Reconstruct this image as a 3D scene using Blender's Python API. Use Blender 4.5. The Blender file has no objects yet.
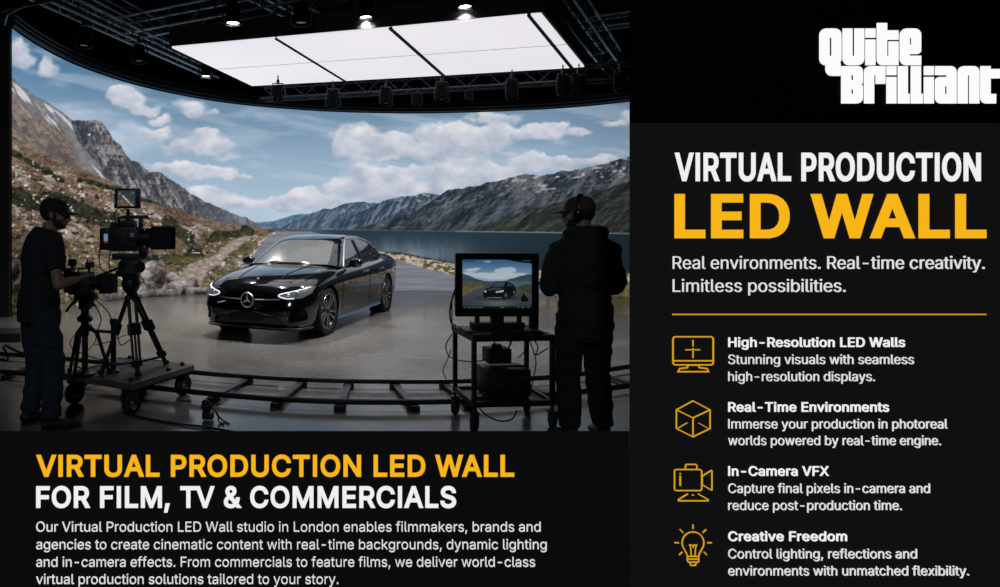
import bpy, bmesh, math, random, os
import numpy as np
from mathutils import Vector, Matrix, Euler
from mathutils.bvhtree import BVHTree
from mathutils.geometry import interpolate_bezier, delaunay_2d_cdt
R = math.radians
scene = bpy.context.scene
COL = scene.collection
random.seed(5)
F, U0, V0, CZ = 600.0, 315.0, 231.0, 1.54
def P(u, v, Y):
    """point at pixel (u, v) of the photograph at a depth of Y metres from the camera"""
    return Vector(((u - U0) * Y / F, Y, CZ - (v - V0) * Y / F))
def G(u, v, z=0.0):
    """point at pixel (u, v) lying on the horizontal plane of height z"""
    return P(u, v, (CZ - z) * F / (v - V0))
# ------------------------------------------------------------------ camera
cam = bpy.data.cameras.new('camera'); cam_o = bpy.data.objects.new('camera', cam); COL.objects.link(cam_o)
cam_o.location = (0, 0, CZ); cam_o.rotation_euler = (R(90), 0, 0)
cam.sensor_width = 36; cam.lens = 36 * F / 1000
cam.shift_x = (500 - U0) / 1000; cam.shift_y = -(293.5 - V0) / 1000
cam.clip_end = 200
scene.camera = cam_o
scene.view_settings.view_transform = 'Standard'
scene.view_settings.look = 'None'
# ------------------------------------------------------------------ materials
def lin(c):
    c = c / 255.0
    return c / 12.92 if c <= .04045 else ((c + .055) / 1.055) ** 2.4
def rgb(r, g, b): return (lin(r), lin(g), lin(b), 1)
MATS = {}
def mat(name, col, rough=.5, metal=0., spec=.5, emit=None, es=1., bump=0., bscale=40., vary=0., coat=0., trans=0., alpha=1.):
    if name in MATS: return MATS[name]
    m = bpy.data.materials.new(name); m.use_nodes = True
    nt = m.node_tree; b = nt.nodes['Principled BSDF']
    b.inputs['Base Color'].default_value = col if len(col) == 4 else (*col, 1)
    b.inputs['Roughness'].default_value = rough; b.inputs['Metallic'].default_value = metal
    b.inputs['Specular IOR Level'].default_value = spec
    b.inputs['Coat Weight'].default_value = coat; b.inputs['Coat Roughness'].default_value = .02
    b.inputs['Transmission Weight'].default_value = trans; b.inputs['Alpha'].default_value = alpha
    if emit:
        b.inputs['Emission Color'].default_value = emit if len(emit) == 4 else (*emit, 1)
        b.inputs['Emission Strength'].default_value = es
    if bump or vary:
        tc = nt.nodes.new('ShaderNodeTexCoord'); n = nt.nodes.new('ShaderNodeTexNoise')
        n.inputs['Scale'].default_value = bscale; n.inputs['Detail'].default_value = 4
        nt.links.new(tc.outputs['Object'], n.inputs['Vector'])
        if bump:
            bp = nt.nodes.new('ShaderNodeBump'); bp.inputs['Strength'].default_value = bump; bp.inputs['Distance'].default_value = .01
            nt.links.new(n.outputs['Fac'], bp.inputs['Height']); nt.links.new(bp.outputs['Normal'], b.inputs['Normal'])
        if vary:
            mx = nt.nodes.new('ShaderNodeMix'); mx.data_type = 'RGBA'
            c = b.inputs['Base Color'].default_value
            mx.inputs[6].default_value = (c[0] * (1 - vary), c[1] * (1 - vary), c[2] * (1 - vary), 1)
            mx.inputs[7].default_value = (min(1, c[0] * (1 + vary)), min(1, c[1] * (1 + vary)), min(1, c[2] * (1 + vary)), 1)
            nt.links.new(n.outputs['Fac'], mx.inputs[0]); nt.links.new(mx.outputs[2], b.inputs['Base Color'])
    MATS[name] = m
    return m
M_black = mat('black_metal', (.012, .013, .015), .45, .3)
M_blackm = mat('matte_black', (.006, .006, .007), .85)
M_rubber = mat('rubber', (.012, .012, .012), .8)
M_gloss = mat('gloss_black', (.01, .01, .011), .15)
M_steel = mat('steel', (.25, .27, .30), .4, .9)
M_alu = mat('aluminium', (.34, .38, .43), .42, .85)
M_dark = mat('dark_grey_metal', (.04, .042, .046), .5, .5)
M_wood = mat('worn_ply', (.045, .04, .036), .55, bump=.15, vary=.4, bscale=9)
M_cable = mat('cable_black', (.008, .008, .009), .6)
# ------------------------------------------------------------------ object helpers
def link(o, parent=None, **k):
    COL.objects.link(o)
    if parent is not None: o.parent = parent
    for a, b in k.items():
        if b: o[a] = b
    return o
def thing(name, label, cat, loc=(0, 0, 0), rz=0., group=None):
    o = bpy.data.objects.new(name, None); o.empty_display_size = .1
    o.location = loc; o.rotation_euler = (0, 0, rz)
    link(o, None, label=label, category=cat, group=group)
    return o
def tag(o, label, cat, group=None, kind=None):
    o['label'] = label; o['category'] = cat
    if group: o['group'] = group
    if kind: o['kind'] = kind
    return o
class MB:
    """collects shapes into one mesh"""
    def __init__(s): s.v = []; s.f = []; s.m = []; s.mi = 0; s.T = Matrix.Identity(4)
    def add(s, vs, fs):
        n = len(s.v); s.v += [tuple(s.T @ Vector(v)) for v in vs]; s.f += [tuple(i + n for i in f) for f in fs]; s.m += [s.mi] * len(fs)
    def box(s, c, d, rot=None, bev=0.):
        if bev:
            bm = bmesh.new(); bmesh.ops.create_cube(bm, size=1)
            for v in bm.verts: v.co = Vector((v.co.x * d[0], v.co.y * d[1], v.co.z * d[2]))
            bmesh.ops.bevel(bm, geom=list(bm.edges), offset=bev, segments=2, profile=.6, affect='EDGES')
            vs = [v.co.copy() for v in bm.verts]; fs = [[v.index for v in f.verts] for f in bm.faces]; bm.free()
        else:
            vs = [Vector((x * d[0] / 2, y * d[1] / 2, z * d[2] / 2)) for x in (-1, 1) for y in (-1, 1) for z in (-1, 1)]
            fs = [(0, 1, 3, 2), (4, 6, 7, 5), (0, 4, 5, 1), (2, 3, 7, 6), (0, 2, 6, 4), (1, 5, 7, 3)]
        q = Euler(rot).to_matrix() if rot else Matrix.Identity(3)
        s.add([q @ v + Vector(c) for v in vs], fs); return s
    def tube(s, pts, r, n=8, r2=None, cap=True, flat=None):
        """tube along points; r a number or a list; r2 second half axis (list or number) along world-ish up"""
        pts = [Vector(p) for p in pts]; k = len(pts)
        rr = [r] * k if not hasattr(r, '__len__') else r
        qq = rr if r2 is None else ([r2] * k if not hasattr(r2, '__len__') else r2)
        vs = []; fs = []; pu = None
        for i, p in enumerate(pts):
            t = (pts[min(i + 1, k - 1)] - pts[max(i - 1, 0)]).normalized()
            if pu is None:
                ref = Vector(flat) if flat else (Vector((0, 0, 1)) if abs(t.z) < .9 else Vector((0, 1, 0)))
                a = t.cross(ref).normalized()
            else:
                a = (pu - t * pu.dot(t)).normalized()
            pu = a; b = a.cross(t).normalized()
            for j in range(n):
                w = 2 * math.pi * j / n
                vs.append(p + a * math.cos(w) * rr[i] + b * math.sin(w) * qq[i])
        for i in range(k - 1):
            for j in range(n):
                fs.append((i * n + j, i * n + (j + 1) % n, (i + 1) * n + (j + 1) % n, (i + 1) * n + j))
        if cap: fs.append(tuple(range(n))[::-1]); fs.append(tuple((k - 1) * n + j for j in range(n)))
        s.add(vs, fs); return s
    def cyl(s, a, b, r, n=16, rb=None): return s.tube([a, b], [r, r if rb is None else rb], n)
    def lathe(s, prof, n=24, M=None, cap=False):
        """profile of (radius, height) spun about z"""
        vs = []; fs = []; k = len(prof)
        for r_, h in prof:
            for j in range(n):
                w = 2 * math.pi * j / n; vs.append(Vector((r_ * math.cos(w), r_ * math.sin(w), h)))
        for i in range(k - 1):
            for j in range(n): fs.append((i * n + j, i * n + (j + 1) % n, (i + 1) * n + (j + 1) % n, (i + 1) * n + j))
        if cap: fs.append(tuple(range(n))[::-1]); fs.append(tuple((k - 1) * n + j for j in range(n)))
        if M: vs = [M @ v for v in vs]
        s.add(vs, fs); return s
    def ball(s, c, r, n=16, m=10, rot=None):
        r = (r, r, r) if not hasattr(r, '__len__') else r
        vs = []; fs = []
        q = Euler(rot).to_matrix() if rot else Matrix.Identity(3)
        vs.append(Vector((0, 0, -r[2])))
        for i in range(1, m):
            a = -math.pi / 2 + math.pi * i / m
            for j in range(n):
                w = 2 * math.pi * j / n
                vs.append(Vector((r[0] * math.cos(a) * math.cos(w), r[1] * math.cos(a) * math.sin(w), r[2] * math.sin(a))))
        vs.append(Vector((0, 0, r[2]))); L = len(vs) - 1
        for j in range(n): fs.append((0, 1 + (j + 1) % n, 1 + j)); fs.append((L, L - n + j, L - n + (j + 1) % n))
        for i in range(m - 2):
            for j in range(n):
                a = 1 + i * n; fs.append((a + j, a + (j + 1) % n, a + n + (j + 1) % n, a + n + j))
        s.add([q @ v + Vector(c) for v in vs], fs); return s
    def prism(s, poly, M, d):
        """polygon of (a, b) extruded by d along local z, placed by matrix M"""
        n = len(poly); vs = [M @ Vector((a, b, 0)) for a, b in poly] + [M @ Vector((a, b, d)) for a, b in poly]
        fs = [tuple(range(n))[::-1], tuple(range(n, 2 * n))] + [(i, (i + 1) % n, n + (i + 1) % n, n + i) for i in range(n)]
        s.add(vs, fs); return s
    def build(s, name, m, parent=None, smooth=False, **k):
        me = bpy.data.meshes.new(name); me.from_pydata(s.v, [], s.f)
        for x in (m if isinstance(m, (list, tuple)) else [m]): me.materials.append(x)
        if isinstance(m, (list, tuple)): me.polygons.foreach_set('material_index', s.m)
        bm = bmesh.new(); bm.from_mesh(me); bmesh.ops.recalc_face_normals(bm, faces=bm.faces); bm.to_mesh(me); bm.free()
        if smooth: smooth_mesh(me, smooth if smooth is not True else 40)
        return link(bpy.data.objects.new(name, me), parent, **k)
def smooth_mesh(me, ang=40):
    me.polygons.foreach_set('use_smooth', [True] * len(me.polygons))
    bm = bmesh.new(); bm.from_mesh(me); lim = R(ang)
    for e in bm.edges:
        if len(e.link_faces) == 2 and e.calc_face_angle(0) > lim: e.smooth = False
    bm.to_mesh(me); bm.free()
def bake(o):
    """apply an object's modifiers to its own mesh"""
    dg = bpy.context.evaluated_depsgraph_get(); dg.update()
    me = bpy.data.meshes.new_from_object(o.evaluated_get(dg), depsgraph=dg)
    o.modifiers.clear(); old = o.data; o.data = me; bpy.data.meshes.remove(old); return o
def smooth_path(pts, n=6):
    pts = [Vector(p) for p in pts]; out = []
    q = [pts[0] * 2 - pts[1]] + pts + [pts[-1] * 2 - pts[-2]]
    for i in range(1, len(q) - 2):
        for k in range(n):
            t = k / n
            out.append(.5 * ((2 * q[i]) + (q[i + 1] - q[i - 1]) * t + (2 * q[i - 1] - 5 * q[i] + 4 * q[i + 1] - q[i + 2]) * t * t + (3 * q[i] - q[i - 1] - 3 * q[i + 1] + q[i + 2]) * t ** 3))
    out.append(pts[-1]); return out
def cable(name, pts, r=.006, parent=None, m=None, **k):
    return MB().tube(smooth_path(pts), r, 6).build(name, m or M_cable, parent, True, **k)
def copy_tree(o, parent=None):
    c = o.copy(); COL.objects.link(c)
    if parent is not None: c.parent = parent
    for ch in list(o.children): copy_tree(ch, c)
    return c
def cub(xs, ys, x):
    """smooth interpolation through key points"""
    m = np.gradient(ys, xs); i = np.clip(np.searchsorted(xs, x) - 1, 0, len(xs) - 2)
    h = xs[i + 1] - xs[i]; t = (x - xs[i]) / h
    return ((2 * t**3 - 3 * t**2 + 1) * ys[i] + (t**3 - 2 * t**2 + t) * h * m[i] + (-2 * t**3 + 3 * t**2) * ys[i + 1] + (t**3 - t**2) * h * m[i + 1])
# ================================================================== LED wall and the landscape shown on it
WU = np.array([-40, 12, 60, 110, 200, 300, 400, 500, 580, 632, 700, 760.])
WB = np.array([326, 316.5, 307, 301, 294.5, 291.5, 290.5, 291.5, 294, 297.5, 303, 310.])
WT = np.array([-20, 28.5, 58, 77.5, 99, 110, 113.5, 111.5, 107, 101.5, 91, 80.])
def wall_pt(u, s, inset=0.):
    """a point of the curved wall: u runs along it, s from foot (0) to top (1)"""
    vb = float(cub(WU, WB, np.array([u]))[0]); vt = float(cub(WU, WT, np.array([u]))[0])
    Y = CZ * F / (vb - V0); X = (u - U0) * Y / F; zt = CZ + (V0 - vt) * Y / F
    return Vector((X * (1 - inset / 12), Y - inset, zt * s))
# ---- value noise
def vnoise(x, y, seed):
    g = np.random.default_rng(seed).random((257, 257)); xi = np.floor(x).astype(int); yi = np.floor(y).astype(int)
    fx = x - xi; fy = y - yi; fx = fx * fx * (3 - 2 * fx); fy = fy * fy * (3 - 2 * fy); xi &= 255; yi &= 255
    return (g[yi, xi] * (1 - fx) + g[yi, xi + 1] * fx) * (1 - fy) + (g[yi + 1, xi] * (1 - fx) + g[yi + 1, xi + 1] * fx) * fy
def fbm(x, y, seed=0, o=5, gain=.5):
    r = 0; a = 1; t = 0
    for k in range(o): r = r + a * vnoise(x * 2**k + 17.3 * k + 100, y * 2**k + 9.1 * k + 100, seed + k); t += a; a *= gain
    return r / t
def ridged(x, y, seed=0, o=5, gain=.55):
    r = 0; a = 1; t = 0
    for k in range(o): r = r + a * (1 - np.abs(2 * vnoise(x * 2**k + 31 * k + 100, y * 2**k + 7 * k + 100, seed + k) - 1)); t += a; a *= gain
    return r / t
def sstep(a, b, x): t = np.clip((x - a) / (b - a), 0, 1); return t * t * (3 - 2 * t)
def mixc(img, col, m):
    m = m[..., None]; return img * (1 - m) + (np.array(col, float) if not isinstance(col, np.ndarray) else col) * m
def paint(U, V):
    dU = U[0, 1] - U[0, 0]; n = lambda s, sy=None, seed=1, o=5: fbm(U / s, V / (sy or s), seed, o)
    x4 = lambda *c: np.array(c, float)
    # sky
    t = (np.clip((V - 60) / 150, 0, 1) ** .85)[..., None]
    img = x4(90, 132, 168) * (1 - t) + x4(172, 192, 210) * t
    top = np.clip(1 - (V - cub(WU, WT, U)) / 60, 0, 1)[..., None]; img = img * (1 - .10 * top)
    wisp = sstep(.46, .74, fbm(U / 70 + V / 60, V / 11 - U / 60, 41, 5))
    img = mixc(img, (192, 203, 218), wisp * .40)
    C = [(24, 60, 13, 14, .8), (14, 48, 9, 12, .8), (49, 68, 9, 12, .75), (60, 84, 14, 8, .4), (120, 94, 16, 8, .95), (113, 90, 10, 5, .8), (130, 103, 18, 9, .9), (146, 110, 15, 6, .95), (161, 120, 13, 5, .8),
         (100, 120, 42, 16, .62), (130, 138, 34, 12, .6), (153, 133, 22, 7, .8), (112, 150, 30, 14, .55), (189, 105, 18, 8, .85), (197, 112, 9, 5, .7), (214, 110, 9, 4, .8), (162, 106, 8, 3, .6),
         (160, 121, 14, 5, .75), (176, 127, 12, 3, .6), (207, 133, 15, 7, .8), (211, 146, 24, 10, .85), (180, 146, 26, 10, .7), (228, 153, 12, 5, .6), (265, 114, 38, 4, .45), (287, 122, 26, 6, .3), (277, 136, 22, 3, .4), (250, 156, 40, 3, .4),
         (170, 168, 26, 8, .95), (211, 172, 26, 8, 1), (232, 178, 12, 4, .9), (246, 178, 5, 3, .8), (190, 176, 20, 5, .8), (205, 192, 18, 6, .9), (222, 198, 26, 7, .9), (245, 201, 20, 4, .8), (305, 195, 16, 9, 1), (295, 202, 24, 7, .9), (273, 203, 60, 6, .8), (320, 204, 30, 7, .8),
         (358, 138, 23, 12, 1.15), (345, 147, 14, 9, 1), (381, 143, 16, 9, 1), (396, 140, 16, 9, 1.1), (372, 155, 28, 9, 1), (410, 149, 20, 9, 1), (436, 137, 20, 11, 1.15), (458, 133, 20, 10, 1.1), (478, 141, 26, 14, 1.1), (452, 150, 40, 12, 1.1), (498, 134, 22, 12, .9), (494, 118, 26, 6, .85), (440, 122, 26, 5, .6), (425, 128, 18, 4, .6),
         (508, 152, 14, 3, .7), (537, 132, 26, 9, 1.05), (556, 124, 14, 5, .8), (576, 131, 15, 5, .85), (560, 140, 14, 4, .6), (530, 118, 40, 4, .35), (612, 122, 17, 4, .85), (626, 116, 12, 5, .8), (650, 110, 20, 6, .7),
         (366, 173, 24, 10, 1.1), (350, 187, 26, 8, .9), (392, 176, 22, 8, 1), (385, 190, 36, 9, 1), (335, 184, 12, 4, .6), (432, 172, 26, 8, .95), (416, 188, 30, 10, .95), (455, 170, 24, 8, .9), (448, 184, 26, 9, .9), (490, 178, 26, 8, .9), (476, 163, 18, 5, .7),
         (532, 160, 22, 7, 1), (545, 164, 34, 8, .95), (510, 170, 30, 7, .9), (572, 160, 22, 5, .9), (600, 160, 26, 5, .8), (622, 152, 24, 5, .6), (575, 150, 44, 4, .3), (340, 202, 60, 8, .7), (60, 110, 20, 10, .3)]
    wx = U + 16 * (fbm(U / 16, V / 12, 5) - .5); wy = V + 12 * (fbm(U / 14, V / 11, 9) - .5)
    dens = np.zeros_like(U); lit = np.zeros_like(U); haze = np.zeros_like(U); ws_ = np.zeros_like(U)
    for cx, cy, rx, ry, a in C:
        rx *= 1.2; ry *= 1.2
        d = a * np.exp(-1.25 * (((wx - cx) / rx) ** 2 + ((wy - cy) / ry) ** 2) ** 1.35)
        if a < .68: haze = haze + d; continue
        dens = dens + d ** 3; lit = lit + d * (cy - wy) / ry; ws_ = ws_ + d
    dens = dens ** (1 / 3) * 1.12; lit = lit / (ws_ + .05)
    img = mixc(img, (196, 205, 219), sstep(.05, 1.1, haze * (.3 + 1.3 * fbm(U / 26, V / 9, 19, 5))) * .80)
    cov = sstep(.32, .80, dens * (.50 + 1.0 * fbm(U / 13, V / 9, 21, 6, .55)))
    shade = np.clip(.60 + .42 * lit + .9 * (fbm(U / 15, V / 10, 33, 6, .55) - .5), 0, 1)[..., None]
    cc = x4(146, 160, 182) * (1 - shade) + x4(232, 229, 233) * shade
    img = mixc(img, cc, cov * .94)
    img = img + (sstep(190, 225, V) * 5)[..., None]
    def ridge(pts, jag=1.5, js=5., seed=3):
        xs = np.array([p[0] for p in pts], float); ys = np.array([p[1] for p in pts], float)
        y = np.interp(U, xs, ys) + jag * 2 * (fbm(U / js, U * 0 + seed * 3.3, seed, 5) - .5)
        return sstep(-.5, .5, V - y), V - y
    def shaded(base, hi, lo, sc, seed, amp=1.5, sx=1., slant=0., depth=1.):
        # light relief of a noise height field lit from upper left
        def H(dx, dy): return .45 * ridged((U + dx + slant * (V + dy)) / sc, (V + dy) / (sc * sx), seed, 5, .5) + .55 * fbm((U + dx + slant * (V + dy)) / sc * 1.6, (V + dy) / (sc * sx) * 1.6, seed + 3, 5, .55)
        g = (H(0, 0) - H(-1.2, -.9)) * sc * amp * .5
        g = np.clip(.5 + g, 0, 1)[..., None]
        return base * (1 - np.abs(g - .5) * 1.6 * depth) + (hi * np.clip(g - .5, 0, .5) * 1.6 + lo * np.clip(.5 - g, 0, .5) * 1.6) * 2 * .5 * depth + base * 0
    # right-hand ranges, far to near
    m, d = ridge([(200, 229), (258, 222), (273, 221.5), (283, 218.5), (293, 214.6), (311, 214), (330, 215), (420, 214)], .6)
    img = mixc(img, shaded(x4(88, 116, 142), x4(110, 135, 156), x4(70, 98, 125), 12, 3), m)
    m, d = ridge([(258, 240), (290, 223), (313, 213), (322, 209.3), (331, 208.7), (346, 203), (356, 202.6), (364, 202), (376, 203.3), (400, 205), (440, 210)], 1., 4)
    c = shaded(x4(72, 92, 112), x4(112, 124, 138), x4(52, 72, 94), 18, 13, 1.0, 1.3, .5)
    img = mixc(img, c, m); img = mixc(img, (168, 168, 174), m * sstep(.55, .7, n(4, 3, 77)) * sstep(14, 2, d) * sstep(330, 345, U) * .7)
    m, d = ridge([(318, 235), (345, 219), (370, 208), (382, 201), (402, 196), (415, 195.5), (423, 192.5), (439, 194.5), (460, 196), (500, 200)], 1.2, 4)
    c = shaded(x4(64, 80, 98), x4(112, 120, 132), x4(42, 58, 76), 20, 23, 1.1, 1.4, .5)
    img = mixc(img, c, m); img = mixc(img, (172, 170, 174), m * sstep(.52, .66, n(4, 3, 87)) * sstep(20, 3, d) * sstep(390, 402, U) * .7)
    m, d = ridge([(340, 236), (357, 229), (372, 224.5), (395, 217.5), (415, 210), (430, 202.3), (447, 190.6), (460, 188.5), (475, 186), (488, 183), (499, 180), (512, 177), (523, 174), (532, 175.5), (541, 177), (550, 174), (559, 171.5), (571, 170.5), (582, 168), (592, 166.5), (602, 164), (611, 161.5), (618, 159), (632, 156), (700, 138), (760, 130)], 1.6, 6)
    c = shaded(x4(50, 58, 67), x4(98, 102, 110), x4(24, 32, 41), 40, 43, .62, 1.0, .6)
    c = mixc(c, x4(98, 102, 110), sstep(.56, .68, fbm((U + V * .8) / 4, V / 9, 46, 5)) * .38)
    dk = sstep(200, 232, V)[..., None]; c = c * (1 - .30 * dk) + x4(46, 60, 64) * .30 * dk
    c = c * (.86 + .28 * n(5, 4, 131))[..., None]
    img = mixc(img, c, m)
    img = mixc(img, (196, 196, 200), m * sstep(.60, .72, fbm(U / 6 + V / 8, V / 3, 91, 5)) * sstep(30, 6, d) * (.25 + .6 * sstep(495, 530, U)))
    img = mixc(img, (150, 145, 142), m * sstep(.6, .7, ridged((U - V) / 22, (U + V) / 60, 95, 4)) * sstep(40, 14, d) * .35 * sstep(500, 520, U))
    m, d = ridge([(440, 240), (466, 231.5), (485, 224), (501, 219), (520, 212.5), (537, 207), (552, 204), (563, 201), (578, 198), (592, 194), (610, 188), (632, 181), (700, 160), (760, 150)], 1.5, 7)
    c = shaded(x4(42, 49, 50), x4(78, 80, 74), x4(22, 29, 32), 34, 53, .55, .8, 1.0)
    g = sstep(.45, .65, n(22, 6, 57))[..., None]; c = c * (1 - .4 * g) + x4(50, 53, 47) * .4 * g
    c = c * (.84 + .32 * n(4, 3, 133))[..., None]
    img = mixc(img, c, m)
    # lake
    hz = 229.0 + (U - 290) * .0135; wat = sstep(-.4, .4, V - hz)
    tl = np.clip((V - hz) / 50, 0, 1)[..., None]
    wc = x4(38, 54, 66) * (1 - tl) + x4(30, 46, 55) * tl
    wc = wc * (1 - .22 * sstep(450, 640, U))[..., None]
    refl = np.exp(-((U - 415) / 48) ** 2 - ((V - 255) / 14) ** 2) * (.35 + 1.2 * fbm(U / 7, V / 30, 61)); wc = mixc(wc, (142, 158, 172), np.clip(refl, 0, 1) * .75)
    refl = np.exp(-((U - 300) / 30) ** 2 - ((V - 234) / 6) ** 2); wc = mixc(wc, (96, 116, 136), refl * .7)
    wc = wc + ((fbm(U / 2.2, V / 24, 63) - .5) * 5)[..., None]
    img = mixc(img, wc, wat)
    img = mixc(img, (150, 152, 140), np.exp(-((V - hz) / .7) ** 2) * sstep(280, 300, U) * (.25 + .4 * (U > 455)))
    # left massif
    m, d = ridge([(-60, 30), (12, 78), (20, 84), (30, 92), (40, 98.5), (49, 103.5), (63, 113), (72, 120.5), (95, 120), (101, 122.5), (108, 130), (113, 139), (120, 143.5), (126, 154), (131, 160), (140, 163.5), (150, 172), (160, 172), (172, 180), (186, 190), (204, 201.5), (231, 212), (248, 219), (262, 226), (290, 231), (304, 400), (800, 640)], 1.7, 5)
    c = shaded(x4(92, 90, 94), x4(160, 156, 158), x4(46, 50, 58), 24, 71, 1.6, 1.5, -.7)
    c = c * (.80 + .4 * n(3.5, 3.5, 135))[..., None]
    c = mixc(c, (60, 66, 74), sstep(.52, .62, fbm((U - V * .6) / 16, (V + U * .3) / 30, 73)) * .6)
    c = mixc(c, (108, 116, 128), sstep(175, 235, U) * .45)
    img = mixc(img, c, m)
    img = mixc(img, (46, 56, 68), m * np.exp(-((U - 84) / 12.) ** 2 - ((V - 131) / 9.) ** 2) * .8)
    img = mixc(img, (205, 208, 214), m * sstep(.66, .76, fbm((U + V * .5) / 4, (V - U * .6) / 9, 75)) * np.exp(-((U - 90) / 14) ** 2 - ((V - 132) / 14) ** 2))
    m, d = ridge([(-60, 30), (12, 78), (30, 92), (49, 103.5), (63, 113), (71, 121), (77, 140), (92, 158), (106, 178), (122, 187), (160, 205), (800, 640)], .9, 4)
    c = shaded(x4(118, 106, 100), x4(168, 156, 150), x4(66, 61, 62), 18, 83, 1.7, 3., -1.15)
    c = mixc(c, x4(120, 122, 128), sstep(26, 6, d)); c = c * (.82 + .36 * n(3, 3, 137))[..., None]
    img = mixc(img, c, m)
    img = mixc(img, (66, 68, 72), m * np.exp(-(((U - V * .75 + 45) / 6.) ** 2)) * sstep(75, 90, V) * .0)
    img = mixc(img, (214, 216, 222), m * sstep(.52, .64, fbm((U * .9 - V * .75) / 5, (V + U) / 40, 85)) * sstep(1, 4, d) * sstep(34, 14, d) * .9)
    rock = sstep(-4, 4, (V - 113 - (U - 12) * .78)) * sstep(16, 8, (V - 113 - (U - 12) * .78))
    img = mixc(img, (78, 76, 76), m * rock * sstep(.35, .55, n(5, 4, 139)) * .7)
    # near slope
    sl = [(-60, 100), (12, 136), (40, 152), (70, 166), (100, 177), (121, 185.5), (142, 196.5), (168, 206.5), (200, 217.5), (219, 222.5), (250, 226.5), (270, 230), (296, 231.5), (310, 300), (800, 700)]
    m, d = ridge(sl, 1.4, 5)
    m_slope = m
    A = (U + 1.6 * V) / 2; B = (V - .42 * U)                        # along and across the fall of the slope
    tn = fbm(A / 14, B / 5, 101, 5)[..., None]
    c = x4(100, 82, 68) * (1 - tn) + x4(168, 144, 124) * tn
    low = sstep(232, 268, V + .12 * (U - 120))[..., None]; gr = x4(96, 86, 64) * (1 - tn) + x4(140, 126, 100) * tn; c = c * (1 - low) + gr * low
    c = c * (.50 + .80 * fbm(U / 3, V / 2.2, 103, 5, .7))[..., None]
    img = mixc(img, c, m)
    pale = sstep(.56, .64, fbm(A / 7, B / 3, 107, 5)) * m * sstep(3, 12, d)
    rk = fbm(U / 2.4, V / 2., 109, 3)[..., None]; rc = x4(120, 112, 108) * (1 - rk) + x4(212, 200, 194) * rk
    img = mixc(img, rc, pale * .85 * (1 - .5 * sstep(225, 250, V)))
    def band(x0, y0, x1, y1, w): # soft distance to a segment
        px, py = U - x0, V - y0; vx, vy = x1 - x0, y1 - y0; tt = np.clip((px * vx + py * vy) / (vx * vx + vy * vy), 0, 1)
        return np.exp(-((px - tt * vx) ** 2 + (py - tt * vy) ** 2) / (w * w))
    bs = band(12, 196, 50, 204, 13) + band(60, 204, 118, 222, 12) + .8 * band(12, 152, 44, 170, 5) + .8 * band(48, 172, 62, 180, 4) + .9 * band(80, 180, 120, 190, 4) + .8 * band(142, 200, 176, 206, 3) + band(168, 222, 188, 238, 8) + .8 * band(200, 210, 214, 214, 3) + .9 * band(216, 236, 250, 232, 6) + .6 * band(195, 250, 215, 238, 5) + .6 * band(140, 262, 200, 254, 6) + .45 * band(12, 235, 60, 250, 12) + .3 * band(60, 240, 150, 250, 10) + .5 * band(226, 220, 246, 226, 3)
    bm_ = sstep(.48, .66, bs * (.4 + .9 * fbm(U / 7, V / 5, 111, 5)) + .08) * m
    bk = fbm(U / 2.6, V / 2.2, 113, 3)[..., None]; bc = x4(34, 36, 30) * (1 - bk) + x4(90, 92, 74) * bk
    img = mixc(img, bc, bm_ * .95)
    sp = sstep(.70, .76, fbm(U / 4.2, V / 3.2, 115, 3)) * m * sstep(5, 15, d); img = mixc(img, (208, 198, 190), sp * .8)
    sp = sstep(.66, .73, fbm(U / 4.6, V / 3., 117, 3)) * m * sstep(5, 15, d); img = mixc(img, (48, 46, 34), sp * .75)
    ol = sstep(.50, .62, fbm(U / 12, V / 6, 119, 4)) * m * sstep(225, 245, V); img = mixc(img, x4(98, 96, 60) * (.6 + .8 * bk), ol * .4)
    # dirt path and road on the left, road on the right
    def quad(lft, rgt, w=1.2, jag=2.):
        ly = np.interp(V, [p[1] for p in lft], [p[0] for p in lft]) + jag * (fbm(V / 4, U * 0, 121) - .5) * 2
        ry = np.interp(V, [p[1] for p in rgt], [p[0] for p in rgt]) + jag * (fbm(V / 4, U * 0 + 5, 123) - .5) * 2
        return sstep(-w, w, U - ly) * sstep(-w, w, ry - U) * sstep(lft[0][1] - .5, lft[0][1] + .5, V)
    pm = quad([(246, 236), (228, 242), (216, 254), (190, 264), (180, 275), (176, 290), (172, 320)], [(256, 236), (244, 243), (232, 252), (222, 262), (206, 272), (200, 286), (186, 320)], 2.5, 4)
    pc = (.72 + .5 * fbm(U / 4, V / 1.6, 125, 4))[..., None] * x4(166, 150, 144); img = mixc(img, pc, pm * .85)
    rm = quad([(276, 231.5), (264, 240), (254, 252), (243, 266), (226, 280), (209, 292), (180, 320)], [(310, 231.5), (330, 236), (380, 257), (384, 257.5), (800, 300), (800, 301), (800, 320)], 1, 1.)
    shore = np.interp(U, [300, 384, 397, 419, 450, 500, 560, 632, 760], [231, 256, 258.5, 264.5, 272, 279, 283, 286, 290])
    rm = np.where(U > 360, sstep(-.8, .8, V - shore), rm)
    rr = fbm(U / 30, V / 1.4, 127, 4)[..., None]; rc = x4(98, 102, 112) * (1 - rr) + x4(142, 144, 152) * rr
    rc = rc * (1 - .25 * sstep(520, 640, U))[..., None]
    img = mixc(img, rc, rm)
    img = mixc(img, (150, 134, 112), np.exp(-((U - np.interp(V, [232, 240, 262], [286, 281, 292])) / 1.3) ** 2) * (V > 232) * (V < 243) * .8)
    stones = sstep(.52, .6, fbm(U / 2.4, V / 1.6, 129, 3)) * np.exp(-((U - np.interp(V, [231, 240, 254, 268, 292], [278, 262, 252, 241, 207])) / 2.2) ** 2) * (V > 231); img = mixc(img, (205, 200, 196), stones * .9)
    # shore rocks
    hw = np.interp(U, [380, 400, 450, 640], [2., 4.2, 6.5, 9]); sr = sstep(1.15, .8, np.abs(V - shore + hw * .6) / hw) * (U > 378)
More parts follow.
